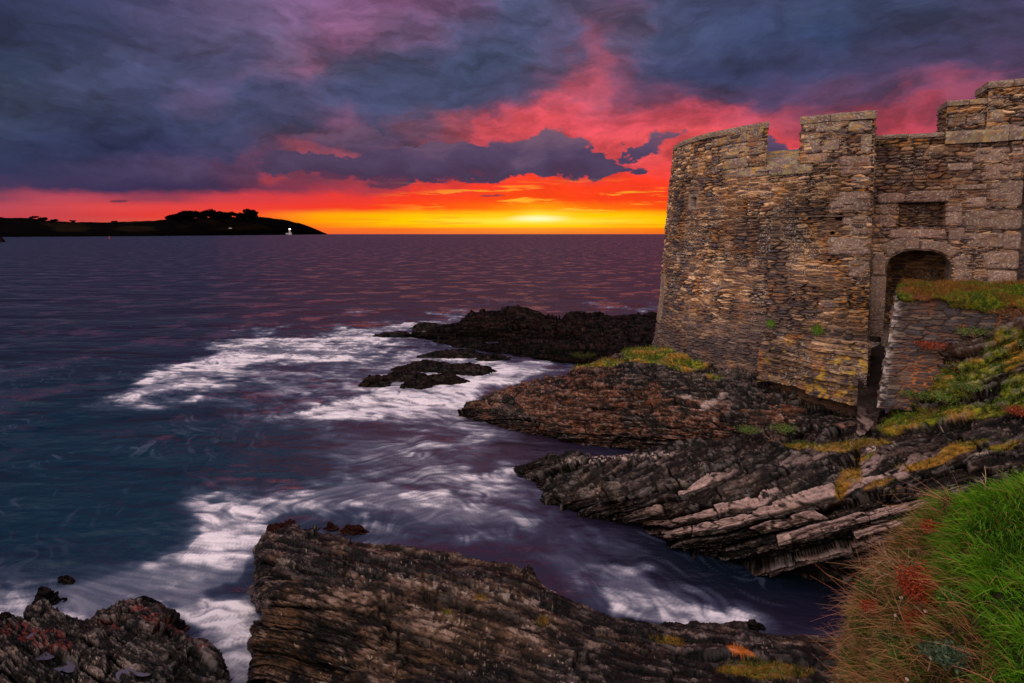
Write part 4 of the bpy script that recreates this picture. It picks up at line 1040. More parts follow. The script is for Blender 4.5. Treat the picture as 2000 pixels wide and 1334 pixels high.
def taper_mask(shape, k=3):
    nv, nu = shape; a = np.minimum(np.arange(nu), nu - 1 - np.arange(nu))[None]; b = np.minimum(np.arange(nv), nv - 1 - np.arange(nv))[:, None]
    return np.clip(np.minimum(a, b) / k, 0, 1)

ORG = np.array([CX, CY, 1.5])
castle = empty('stone_castle', tuple(ORG), 'ruined stone sea fort with a round battlemented tower and arched doorway', 'castle')

def patch(bd, fn, s0, s1, v0, v1, step, style, seed, us=1.0, tap=True, **kw):
    """fn(s,v,off)->points; s,v in parameter units; us = metres per s unit"""
    nu = max(4, int(abs(s1 - s0) * us / step)); nv = max(4, int(abs(v1 - v0) / step))
    S, Vv = np.meshgrid(np.linspace(s0, s1, nu), np.linspace(v0, v1, nv))
    um = S * us
    if style == 'm': D, C = masonry(um, Vv, seed, **kw)
    else: C = granite_col(um, Vv, seed, **kw); D = (fbm(um * 5, Vv * 5, um * 0, seed + 9, 4) - .5) * .04
    if tap: D = D * taper_mask(D.shape)
    bd.grid(fn(S, Vv, D), C)

# ---- tower wall
def build_tower():
    z0, z1 = -4.6, 1.62; ph1 = R(152)
    step = .0125; nu = int((ph1 - PH0) * 4.95 / step); nv = int((z1 - z0) / step)
    S, Z = np.meshgrid(np.linspace(PH0, ph1, nu), np.linspace(z0, z1, nv))
    u = S * 4.95
    low = sstep(-1.4, -2.9, Z)
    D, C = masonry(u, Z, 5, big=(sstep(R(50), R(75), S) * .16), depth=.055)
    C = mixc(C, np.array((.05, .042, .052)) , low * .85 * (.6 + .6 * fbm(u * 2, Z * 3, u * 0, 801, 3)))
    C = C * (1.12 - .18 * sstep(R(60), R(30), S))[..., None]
    # rusty runs below the sill
    st = sstep(.5, .7, fbm(u * 3.5, Z * .5, u * 0, 803, 4)) * sstep(-2.2, .4, Z) * sstep(1.7, .6, Z)
    C = mixc(C, (.20, .085, .03), st * .35)
    # openings cut back into the wall
    def recess(pxa, pya, pxb, pyb, dep, fr=True):
        nonlocal D, C
        a0, za = T(pxa, pya); a1, zb = T(pxb, pyb); A0, A1 = min(a0, a1), max(a0, a1); Z0, Z1 = min(za, zb), max(za, zb)
        inn = (S > A0) & (S < A1) & (Z > Z0) & (Z < Z1)
        if fr:
            w = .09; fm = (S > A0 - w / 5) & (S < A1 + w / 5 * 1.6) & (Z > Z0 - w) & (Z < Z1 + w) & ~inn
            D = np.where(fm, .05 + (fbm(u * 8, Z * 8, u * 0, 806, 3) - .5) * .03, D); C = np.where(fm[..., None], granite_col(u, Z, 815, .2), C)
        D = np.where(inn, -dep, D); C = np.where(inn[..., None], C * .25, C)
    recess(1353, 386, 1362, 403, .35)
    recess(1440, 0, 1441, 1, .0, False)
    zt = T(1306, 590)[1]
    A0, A1 = R(97), R(103)
    inn = (S > A0) & (S < A1) & (Z > zt - .3) & (Z < zt + .42)
    fm = (S > A0 - R(4)) & (S < A1 + R(2)) & (Z > zt - .75) & (Z < zt + .8) & ~inn
    D = np.where(fm, .06, D); C = np.where(fm[..., None], granite_col(u, Z, 815, .35), C)
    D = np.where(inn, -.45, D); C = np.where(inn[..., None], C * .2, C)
    # missing stones
    for (x, y, r) in ((1640, 425, .07), (1655, 428, .05), (1626, 455, .035), (1620, 508, .03), (1428, 470, .02), (1550, 585, .03)):
        a, z = T(x, y); m = np.sqrt(((S - a) * 4.9) ** 2 / 2 + (Z - z) ** 2) < r
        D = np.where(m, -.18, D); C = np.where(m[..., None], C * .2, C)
    # corner kept straight
    D[:, 0] = 0
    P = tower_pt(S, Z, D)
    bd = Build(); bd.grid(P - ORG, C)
    # short return from the corner back to the curtain wall
    def ret(s, v, off):
        c = tower_pt(np.full_like(s, PH0), v, 0)
        d = np.array([.50, .87, 0]); nrm = np.array([.87, -.50, 0])
        return c + s[..., None] * d + off[..., None] * nrm - ORG
    patch(bd, ret, 0, 1.5, z0, z1, .02, 'm', 6, dark=.5)
    bd.make('tower_wall', M_wall, castle)
    # string course
    bd = Build(); zs = T(1500, 424)[1]
    S, K = np.meshgrid(np.linspace(PH0 + R(3.2), ph1, 900), np.linspace(-1, 1, 9))
    jit = (hash1(np.floor(S * 4.9 / .33), 44) - .5); w = .020 + .014 * jit
    off = .06 + .04 * jit + (fbm(S * 60, K * 2, S * 0, 812, 3) - .5) * .05
    off = off * np.sqrt(np.clip(1 - K ** 4, 0, 1)) - .01
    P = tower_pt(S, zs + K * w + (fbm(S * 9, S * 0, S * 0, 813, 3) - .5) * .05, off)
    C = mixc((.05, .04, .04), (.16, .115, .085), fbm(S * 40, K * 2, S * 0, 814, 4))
    C[:] = mixc(C, (.02, .015, .015), sstep(-.2, -.8, K)); bd.grid(P - ORG, C); bd.make('string_course', M_wall, castle)  # underside darkened in colour as the shadow line of the course
build_tower()

# ---- battlements (solid curved or straight blocks of walling)
def solid(name, fn, s0, s1, z0, z1, thick, us, seed, style='m', parent=castle, step=.014, coping=None, ends=(True, True), mat=None, **kw):
    """fn(s, z, off) with off = 0 at the outer face and -thick at the inner face"""
    bd = Build()
    f = lambda s, v, o: fn(s, v, o) - ORG
    patch(bd, f, s0, s1, z0, z1, step, style, seed, us, **kw)
    patch(bd, lambda s, v, o: fn(s, v, -thick - o) - ORG, s0, s1, z0, z1, .05, style, seed + 1, us, **kw)
    for e, sv in zip(ends, (s0, s1)):
        if e:
            sg = -1 if sv == s0 else 1
            patch(bd, lambda s, v, o: fn(np.full_like(s, sv) + sg * o / us, v, -s) - ORG, 0, thick, z0, z1, step, style, seed + 2, 1.0, **kw)
    patch(bd, lambda s, v, o: fn(s, z1 + o, -v) - ORG, s0, s1, 0, thick, .03, style, seed + 3, us, **kw)
    return bd.make(name, mat or (M_wall if style == 'm' else M_gran), parent)

tp = lambda s, z, off: tower_pt(s, z, off)
tpA = lambda s, z, off: tower_pt(s + np.clip(-off, 0, 1) * .17 * np.exp(-np.clip(s - aE, 0, 9) / .12), z, off)   # splayed jamb of the gun embrasure
wp = lambda s, z, off: wall_pt(s, z, off)
aE, _ = T(1497, 300); aL, _ = T(1564, 280)     # edges of the gun embrasure
zt = 2.80
solid('merlon', tp, PH0, aL, 1.60, zt - .17, .85, 4.8, 201)
solid('merlon', tpA, aE, R(150), 1.60, zt - .15, .85, 4.8, 211, big=.12)
# embrasure: sloping granite sill and blocks under it
def sill():
    bd = Build()
    a0, a1 = aL - R(1.5), aE + R(5)
    S, K = np.meshgrid(np.linspace(aL, aE, 70), np.linspace(0, 1, 60))
    P = tower_pt(S + K * .17 * (S - aL) / (aE - aL), 1.66 + .50 * K + (fbm(S * 20, K * 6, S * 0, 821, 3) - .5) * .03, .03 - .9 * K)
    C = granite_col(S * 4.8, K, 822, .7); bd.grid(P - ORG, C)
    S, K = np.meshgrid(np.linspace(aL, aE, 70), np.linspace(0, 1, 12))
    P = tower_pt(S, 1.55 + .11 * K, .035 + 0 * K); bd.grid(P - ORG, granite_col(S * 4.8, K * .2, 823, .7))
    S, K = np.meshgrid(np.linspace(aL, aE, 20), np.linspace(0, 1, 8))
    P = tower_pt(aL + (S - aL) * (1 + .17 / (aE - aL)), 2.16 - .6 * K, -.87 + 0 * K); bd.grid(P - ORG, granite_col(S * 4.8, K * .2, 824, .3))
    bd.make('embrasure_sill', M_gran, castle)
sill()

def block(fn, s0, s1, z0, z1, out, us, seed, lich=.3, pink=0., parent=castle, name='granite_block', shade=1., org=ORG, rnd=8):
    """one dressed or rough granite block standing a little proud of the wall"""
    r = np.random.default_rng(seed)
    w = abs(s1 - s0) * us; h = z1 - z0
    nu = max(12, int(w / .016)); nv = max(10, int(h / .016))
    U, Vv = np.meshgrid(np.linspace(-1.03, 1.03, nu), np.linspace(-1.03, 1.03, nv))
    k = r.uniform(-.04, .04, 8)
    s_ = (s0 + s1) / 2 + (s1 - s0) / 2 * (U + k[0] * Vv + k[1] * U * Vv)
    z_ = (z0 + z1) / 2 + (z1 - z0) / 2 * (Vv + k[2] * U + k[3] * U * Vv)
    edge = (np.abs(U) ** rnd + np.abs(Vv) ** rnd)
    prof = np.clip(1 - edge, -1.2, 1); prof = np.where(prof > 0, np.sqrt(np.clip(prof, 0, 1)), prof)
    um = s_ * us
    D = out * prof + (fbm(um * 6, z_ * 6, um * 0, seed, 4) - .5) * .035 + (fbm(um * 30, z_ * 30, um * 0, seed + 1, 3) - .5) * .014
    C = granite_col(um, z_, seed, lich, pink) * shade * r.uniform(.85, 1.15)
    C = mixc(C, (.02, .015, .014), sstep(.8, 1.1, edge) * .8)
    P = fn(s_, z_, D)
    me = mesh_np(name, P.reshape(-1, 3) - org, gridq(nu, nv), C.reshape(-1, 3))
    return link(name, me, M_gran, parent)

def tb(x0, y0, x1, y1, seed, out=.045, **kw):
    xm, ym = (x0 + x1) / 2, (y0 + y1) / 2
    s0 = T(x1, ym)[0]; s1 = T(x0, ym)[0]; z0 = T(xm, y1)[1]; z1 = T(xm, y0)[1]
    block(tp, max(s0, PH0 + .004), s1, z0, z1, out, 4.9, seed, **kw)
def wb(x0, y0, x1, y1, seed, out=.04, **kw):
    xm, ym = (x0 + x1) / 2, (y0 + y1) / 2
    block(wp, Wl(x0, ym)[0], Wl(x1, ym)[0], Wl(xm, y1)[1], Wl(xm, y0)[1], out, 1.0, seed, **kw)

# coping slabs (each a solid slab lying across the wall head)
def coping(fn, s0, s1, z0, th, wid, us, seed, slope=0., over=.05, name='coping_stone', lich=.35, parent=castle):
    r = np.random.default_rng(seed); bd = Build(); g = .006 / us
    s0, s1 = min(s0, s1) + g, max(s0, s1) - g
    dz = r.uniform(-.012, .012)
    nu = max(6, int((s1 - s0) * us / .03))
    # section loop: outer bottom, outer top (rounded), inner top, inner bottom
    sec = [(over, z0), (over + .008, z0 + th * .5), (over, z0 + th * .85), (over - .03, z0 + th), (-wid * .3, z0 + th + slope * .3), (-wid * .7, z0 + th + slope * .7), (-wid, z0 + th + slope), (-wid - over, z0 + th * .8 + slope), (-wid - over, z0 + slope), (over, z0)]
    S = np.linspace(s0, s1, nu); P = np.zeros((len(sec) * 3 - 2, nu, 3)); C = np.zeros(P.shape)
    t = np.linspace(0, len(sec) - 1, len(sec) * 3 - 2); off = np.interp(t, range(len(sec)), [a[0] for a in sec]); zz = np.interp(t, range(len(sec)), [a[1] for a in sec])
    for j in range(len(t)):
        n = (fbm(S * us * 7, S * 0 + t[j], S * 0, seed, 4) - .5) * .03
        P[j] = fn(S, np.full(nu, zz[j] + dz) + n * .5, np.full(nu, off[j]) + n)
        C[j] = granite_col(S * us, np.full(nu, t[j] * .15), seed + 3, lich)
    bd.grid(P - ORG, C)
    V = P - ORG
    for e in (0, -1):      # end caps
        c = V[:, e].mean(0); Pc = np.stack([V[:, e], V[:, e] * .4 + c * .6, np.repeat(c[None], len(t), 0)]); bd.grid(Pc, np.repeat(C[:, e][None], 3, 0))
    bd.make(name, M_gran, parent)

def copings(fn, s0, s1, n, z0, th, wid, us, seed, **kw):
    r = np.random.default_rng(seed); e = np.linspace(s0, s1, n + 1); e[1:-1] += r.uniform(-.15, .15, n - 1) * (s1 - s0) / n
    for i in range(n): coping(fn, e[i], e[i + 1], z0, th, wid, us, seed + i, **kw)
a_mid = T(1622, 230)[0]
coping(tp, PH0 - .006, a_mid, zt - .19, .19, .85, 4.8, 301, lich=.3); coping(tp, a_mid, aL + .008, zt - .19, .18, .85, 4.8, 302, lich=.3)
copings(tpA, aE - .01, R(148), 11, zt - .17, .15, .85, 4.8, 310, lich=.3)
# dressed blocks on the tower: (x0,y0,x1,y1)
for i, b in enumerate([(1408, 279, 1493, 306), (1413, 309, 1462, 330), (1432, 253, 1492, 277), (1390, 268, 1436, 284)]): tb(*b, 400 + i, lich=.45, out=.05)
for i, b in enumerate([(1570, 240, 1592, 257), (1593, 238, 1644, 258), (1568, 262, 1602, 300), (1604, 272, 1640, 295), (1656, 236, 1704, 256), (1680, 262, 1703, 300)]): tb(*b, 410 + i, lich=.35, out=.035)
tb(1417, 328, 1500, 348, 420, lich=.6, out=.06); tb(1502, 322, 1588, 342, 421, lich=.7, out=.06); tb(1566, 300, 1616, 319, 422, lich=.2, pink=.8)
tb(1640, 305, 1702, 342, 430, pink=.6, lich=.1); tb(1660, 345, 1702, 368, 431, lich=.05); tb(1621, 373, 1702, 416, 432, lich=.05, out=.06, rnd=4)
tb(1645, 420, 1700, 460, 433, lich=.05, rnd=5); tb(1615, 462, 1699, 498, 434, lich=.05, out=.06); tb(1656, 502, 1698, 543, 435, lich=.05, rnd=5)
tb(1600, 585, 1640, 600, 436, lich=.2, out=.03)

# ---- curtain wall with doorway
dL, zth = Wl(1725, 655); dR = Wl(1856, 560)[0]; zsp = Wl(1730, 518)[1]; zap = Wl(1790, 489)[1]
dm = (dL + dR) / 2; dw = (dR - dL) / 2
def arch_top(s):
    t = np.clip(np.abs((s - dm) / dw), 0, 1)
    return zsp + (zap - zsp) * (1 - t ** 2.6) ** .55
WS1 = Wl(1988, 400)[0]; WS2 = WS1 + 2.2
def build_curtain():
    bd = Build(); step = .0135
    z0, z1 = -3.2, 2.05
    s = np.linspace(-.35, WS1, int((WS1 + .35) / step)); z = np.linspace(z0, z1, int((z1 - z0) / step))
    S, Z = np.meshgrid(s, z)
    D, C = masonry(S, Z, 31, dark=.18, depth=.05, warm=.5)
    C = mixc(C, (.11, .055, .05), np.full(S.shape, .25))
    # blocked rectangular recess
    r0 = Wl(1755, 418)[0]; r1 = Wl(1845, 418)[0]; q0 = Wl(1800, 444)[1]; q1 = Wl(1800, 392)[1]
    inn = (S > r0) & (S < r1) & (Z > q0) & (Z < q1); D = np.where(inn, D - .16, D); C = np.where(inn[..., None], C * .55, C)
    inn = (np.abs(S - dm) < dw) & (Z < arch_top(S)) & (Z > zth)
    keep = ~(inn[:-1, :-1] & inn[1:, 1:] & inn[1:, :-1] & inn[:-1, 1:])
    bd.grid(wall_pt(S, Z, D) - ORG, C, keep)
    # beyond the doorway quoins: dark opening with the wall continuing above it
    patch(bd, lambda s_, v, o: wall_pt(s_, v, o) - ORG, WS1, WS2, Wl(1995, 350)[1], z1, .02, 'm', 33)
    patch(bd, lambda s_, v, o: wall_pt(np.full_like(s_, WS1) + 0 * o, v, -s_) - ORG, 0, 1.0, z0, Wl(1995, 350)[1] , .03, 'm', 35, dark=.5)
    bd.make('curtain_wall', M_wall, castle)
    bd = Build()
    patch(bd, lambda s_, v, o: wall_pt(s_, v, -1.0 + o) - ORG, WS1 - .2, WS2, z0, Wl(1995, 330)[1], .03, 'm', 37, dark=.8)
    bd.make('blocked_opening', M_wall, castle)
build_curtain()

def build_door():
    # reveal (the thickness of the wall seen through the arch)
    pts = [(dL, zth)] + [(dL, z) for z in np.linspace(zth + .1, zsp - .02, 30)] + [(s, float(arch_top(np.array(s)))) for s in dm + dw * np.sin(np.linspace(-np.pi / 2 + .01, np.pi / 2 - .01, 50))] + [(dR, z) for z in np.linspace(zsp - .02, zth, 30)]
    pts = np.array(pts); K = np.linspace(0, 1, 26)
    S = np.repeat(pts[None, :, 0], 26, 0); Z = np.repeat(pts[None, :, 1], 26, 0); Kk = np.repeat(K[:, None], len(pts), 1)
    nz = (fbm(S * 5 + Kk * 4, Z * 6, Kk * 5, 851, 4) - .5) * .05
    P = wall_pt(S + nz * np.sign(S - dm), Z, .05 - Kk * .55)
    C = granite_col(S + Kk * .5, Z, 852, .05) * .8
    bd = Build(); bd.grid(P - ORG, C); bd.make('door_reveal', M_gran, castle)
    # passage inside: left wall, back wall, vault, floor
    bd = Build()
    pl = lambda s, v, o: wall_pt(np.full_like(s, dL - .25) + o, v, -.5 - s) - ORG
    patch(bd, pl, 0, 2.0, zth, zap + .35, .025, 'm', 61, big=.2, dark=.0, joint=.8)
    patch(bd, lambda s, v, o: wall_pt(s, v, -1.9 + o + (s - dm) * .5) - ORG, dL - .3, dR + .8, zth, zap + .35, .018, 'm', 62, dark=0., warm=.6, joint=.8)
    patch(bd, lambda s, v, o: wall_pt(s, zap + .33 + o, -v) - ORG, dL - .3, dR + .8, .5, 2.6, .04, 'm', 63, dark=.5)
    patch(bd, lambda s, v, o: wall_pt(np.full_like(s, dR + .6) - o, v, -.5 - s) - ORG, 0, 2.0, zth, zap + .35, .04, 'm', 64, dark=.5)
    patch(bd, lambda s, v, o: wall_pt(s, zth - .02 + o * .5, -v) - ORG, dL - .3, dR + .8, -.1, 2.6, .03, 'g', 65, lich=0)
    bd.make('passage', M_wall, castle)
    # arch ring: jamb stones and voussoirs, each a bent block following the outline
    wid = Wl(1725, 600)[0] - Wl(1692, 600)[0]
    th = np.linspace(-np.pi / 2 + .02, np.pi / 2 - .02, 120)
    path = np.array([(dm + dw * math.sin(t), float(arch_top(np.array(dm + dw * math.sin(t))))) for t in th])
    path = np.concatenate([[(dL, zsp - .25)], path, [(dR, zsp - .25)]])
    d = np.linalg.norm(np.diff(path, axis=0), axis=1); L_ = np.concatenate([[0], np.cumsum(d)])
    cuts = [0, .20, .50, .80, 1.0]
    for i in range(len(cuts) - 1):
        a = np.linspace(cuts[i] + .004, cuts[i + 1] - .004, 46) * L_[-1]
        c = np.stack([np.interp(a, L_, path[:, 0]), np.interp(a, L_, path[:, 1])], 1)
        tg = np.gradient(c, axis=0); tg /= np.linalg.norm(tg, axis=1, keepdims=True)
        ks = np.ones(9) / 9; tg = np.stack([np.convolve(np.pad(tg[:, k], 4, 'edge'), ks, 'valid') for k in (0, 1)], 1)
        nr = np.stack([-tg[:, 1], tg[:, 0]], 1)
        K = np.linspace(0, 1, 20)
        w = wid * (.86 + .2 * math.sin(i * 2.1)) * (1 + .1 * np.sin(a * 5))
        SS = c[None, :, 0] + nr[None, :, 0] * K[:, None] * w[None]; ZZ = c[None, :, 1] + nr[None, :, 1] * K[:, None] * w[None]
        e = np.abs(np.linspace(-1, 1, 46))[None] ** 14 + np.where(K[:, None] > .5, np.abs(2 * K[:, None] - 1) ** 10, 0)
        chf = sstep(.0, .16, K[:, None])          # chamfer towards the opening
        D = .06 * np.sqrt(np.clip(1 - e, 0, 1)) * (.35 + .65 * chf) - .06 * (1 - chf) + (fbm(SS * 7, ZZ * 7, SS * 0, 860 + i, 4) - .5) * .03
        C = granite_col(SS, ZZ, 870 + i, .1, .3); C = mixc(C, (.02, .015, .014), sstep(.85, 1.05, e) * .8)
        P = wall_pt(SS, ZZ, D)
        link('arch_stone', mesh_np('arch_stone', P.reshape(-1, 3) - ORG, gridq(46, 20), C.reshape(-1, 3)), M_gran, castle)
    block(wp, dL - wid, dL + .005, zth - .1, zsp - .26, .06, 1.0, 881, lich=.05, pink=.3, name='door_jamb', rnd=14)
    block(wp, dR, dR + wid * .9, zth + .4, zsp - .26, .06, 1.0, 882, lich=.05, name='door_jamb')
    bd = Build(); patch(bd, lambda s, v, o: wall_pt(s, zth + o * .4, .35 - v) - ORG, dL - .1, dR, 0, .8, .03, 'g', 883, lich=.0)
    patch(bd, lambda s, v, o: wall_pt(s, v, .35 + o * .4) - ORG, dL - .1, dR, zth - .4, zth, .03, 'g', 884, lich=.0)
    bd.make('door_step', M_gran, castle)
build_door()

# dressed blocks of the curtain wall
for i, b in enumerate([(1713, 376, 1768, 397), (1770, 372, 1862, 395), (1716, 399, 1751, 443), (1736, 447, 1848, 466), (1846, 396, 1880, 442), (1852, 444, 1884, 470),
                       (1902, 290, 1973, 318), (1976, 288, 2000, 316), (1920, 319, 1998, 350), (1932, 352, 1997, 405), (1864, 360, 1928, 371), (1884, 385, 1928, 405),
                       (1882, 409, 1996, 449), (1888, 454, 1962, 484), (1958, 453, 1994, 488), (1920, 490, 1990, 526), (1927, 528, 1986, 566), (1858, 520, 1898, 572), (1850, 318, 1900, 334)]):
    wb(*b, 500 + i, lich=.08 if i > 5 else .02, pink=(.6 if i in (0, 1, 2, 3, 8) else .15), out=.05)
# heads of the curtain wall
sM = Wl(1846, 270)[0]; sM2 = Wl(1928, 200)[0]
solid('parapet', wp, -.25, sM, 2.02, 2.24, .7, 1.0, 231)
copings(wp, -.25, sM - .02, 2, 2.24, .10, .7, 1.0, 330, over=.03, lich=.1)
copings(wp, sM - .02, WS2, 3, 2.05, .28, .85, 1.0, 335, over=.11, lich=.4)
solid('merlon', wp, sM, sM2, 2.33, 2.90, .7, 1.0, 241)
coping(wp, sM - .02, (sM + sM2) / 2 + .03, 2.90, .12, .7, 1.0, 340, lich=.35); coping(wp, (sM + sM2) / 2 + .03, sM2 - .005, 2.90, .12, .7, 1.0, 341, lich=.35)
solid('merlon', lambda s, z, o: wall_pt(s, z, o + .06), sM2, WS2, 2.33, 3.22, .8, 1.0, 251)
coping(lambda s, z, o: wall_pt(s, z, o + .06), sM2 - .03, sM2 + .42, 3.22, .15, .8, 1.0, 342, lich=.15); coping(lambda s, z, o: wall_pt(s, z, o + .06), sM2 + .42, WS2, 3.22, .15, .8, 1.0, 343, lich=.15)
wb(1852, 206 + 18, 1886, 246, 551, out=.03, lich=.4); wb(1888, 222, 1924, 242, 552, out=.03, lich=.3)
for i, b in enumerate([(1930, 186, 1960, 210), (1928, 214, 1962, 242), (1928, 244, 1996, 257)]): wb(*b, 560 + i, out=.10, lich=.3)

# ---- masonry plinth at the foot of the tower
def build_plinth():
    p = {}
    A0 = atY(1484, 668, 13.55)[:2]; A1 = atY(1697, 672, 11.95)[:2]
    B0 = atY(1478, 752, 13.35)[:2]; B1 = atY(1692, 790, 11.75)[:2]
    zt_, zb = H + float(ray(1600, 660)[1]) * 12.7, 1.35
    L_ = np.linalg.norm(A1 - A0)
    def fn(s, v, off):
        t = (s / L_)[..., None]; k = ((v - zb) / (zt_ - zb))[..., None]
        a = A0 + (A1 - A0) * t; b = B0 + (B1 - B0) * t
        xy = b + (a - b) * k; n = np.array([A1[1] - A0[1], -(A1[0] - A0[0])]); n /= np.linalg.norm(n)
        if n[1] > 0: n = -n
        xy = xy + n * off[..., None]
        return np.concatenate([xy, v[..., None] + 0 * xy[..., :1]], -1)
    bd = Build(); step = .014
    nu, nv = int(L_ / step), int((zt_ - zb) / step)
    S, Z = np.meshgrid(np.linspace(0, L_, nu), np.linspace(zb, zt_, nv))
    D, C = masonry(S, Z, 41, depth=.10, dark=.35, warm=.15)
    v, c, f, k, m = strata(np.stack([S, S * 0, Z], -1), (.05, 0, 1), (1, 0, 0), .11, .8, 811)
    D = D * .5 + .14 * (v - .5) - .05 * c
    C = C * (1 - .5 * c)[..., None]
    yl = sstep(.66, .72, fbm(S * 7, Z * 10, S * 0, 812, 5, .6) + .10 * sstep(.4, 1.6, S) * sstep(2.8, 1.8, S)) * sstep(zt_, zt_ - .3, Z) * sstep(zb + .2, zb + .5, Z)
    C = mixc(C, (.46, .31, .03), yl * .6)
    yl2 = sstep(.66, .7, fbm(S * 3, Z * 3, S * 0, 815, 3)); C = mixc(C, (.55, .22, .02), yl2 * .2)
    low = zb + .42 + .25 * (fbm(S * 1.5, S * 0, S * 0, 817, 3) - .5) + .22 * (1 - S / L_)
    cut = sstep(low + .03, low - .03, Z); D = D - cut * .35; C = mixc(C, (.05, .028, .02), cut * .9)
    top = sstep(zt_ - .45, zt_, Z + .25 * (fbm(S * 2, S * 0, S * 0, 818, 3) - .5)); D = D - top * .28
    bd.grid(fn(S, Z, D) - ORG, C)
    # right end of the plinth beside the path, and its top
    def end(s, v, off):
        b = fn(np.full_like(s, L_), v, np.zeros_like(s)); d = np.array([.52, .855, 0]); return b + s[..., None] * d + off[..., None] * np.array([.83, -.56, 0])
    patch(bd, lambda s, v, o: end(s, v, o) - ORG, 0, 1.3, zb - .3, zt_ - .1, .02, 'm', 43, dark=.7)
    patch(bd, lambda s, v, o: fn(s, np.full_like(s, zt_ - .12) + o * .5, -.15 - v) - ORG, 0, L_, .05, 1.0, .03, 'm', 44, dark=.8)
    bd.make('plinth', M_wall, castle)
    return A1, zt_
build_plinth()

# ================================================================== PATH between tower and retaining wall
def build_path():
    rows = []
    ctr = [((1700, 650), 13.6), ((1702, 675), 13.1), ((1708, 700), 12.6), ((1704, 740), 12.0), ((1700, 775), 11.5), ((1697, 800), 11.0), ((1694, 822), 10.7), ((1680, 838), 10.4)]
    L_ = []
    for (p, Yv) in ctr: L_.append(atY(p[0], p[1], Yv))
    A = np.array(L_); A = cr1(A, 220)
    w = np.linspace(-.75, .75, 110)
    P = A[:, None, :] + (w[None, :] * np.linspace(1, .38, 220)[:, None])[..., None] * np.array([.86, .5, 0])
    x, y = P[..., 0], P[..., 1]
    st = np.floor(A[:, 2] / .16) * .16 + .08
    P[..., 2] = (.45 * A[:, 2] + .55 * st)[:, None] - .12 + (fbm(x * 5, y * 5, x * 0, 831, 4) - .5) * .05 + .10 * np.abs(w[None]) ** 3
    n = fbm(x * 9, y * 9, x * 0, 832, 4)
    C = mixc((.025, .018, .018), (.22, .16, .16), sstep(.35, .65, n) * sstep(11.4, 10.6, y)); C = np.concatenate([C, np.full(C.shape[:2] + (1,), .8)], -1)  # lit lower end and shaded gap above painted into the colour
    put_sheet('path', P, C, M_rock, label='worn stone path climbing to the doorway', kind='structure')
build_path()

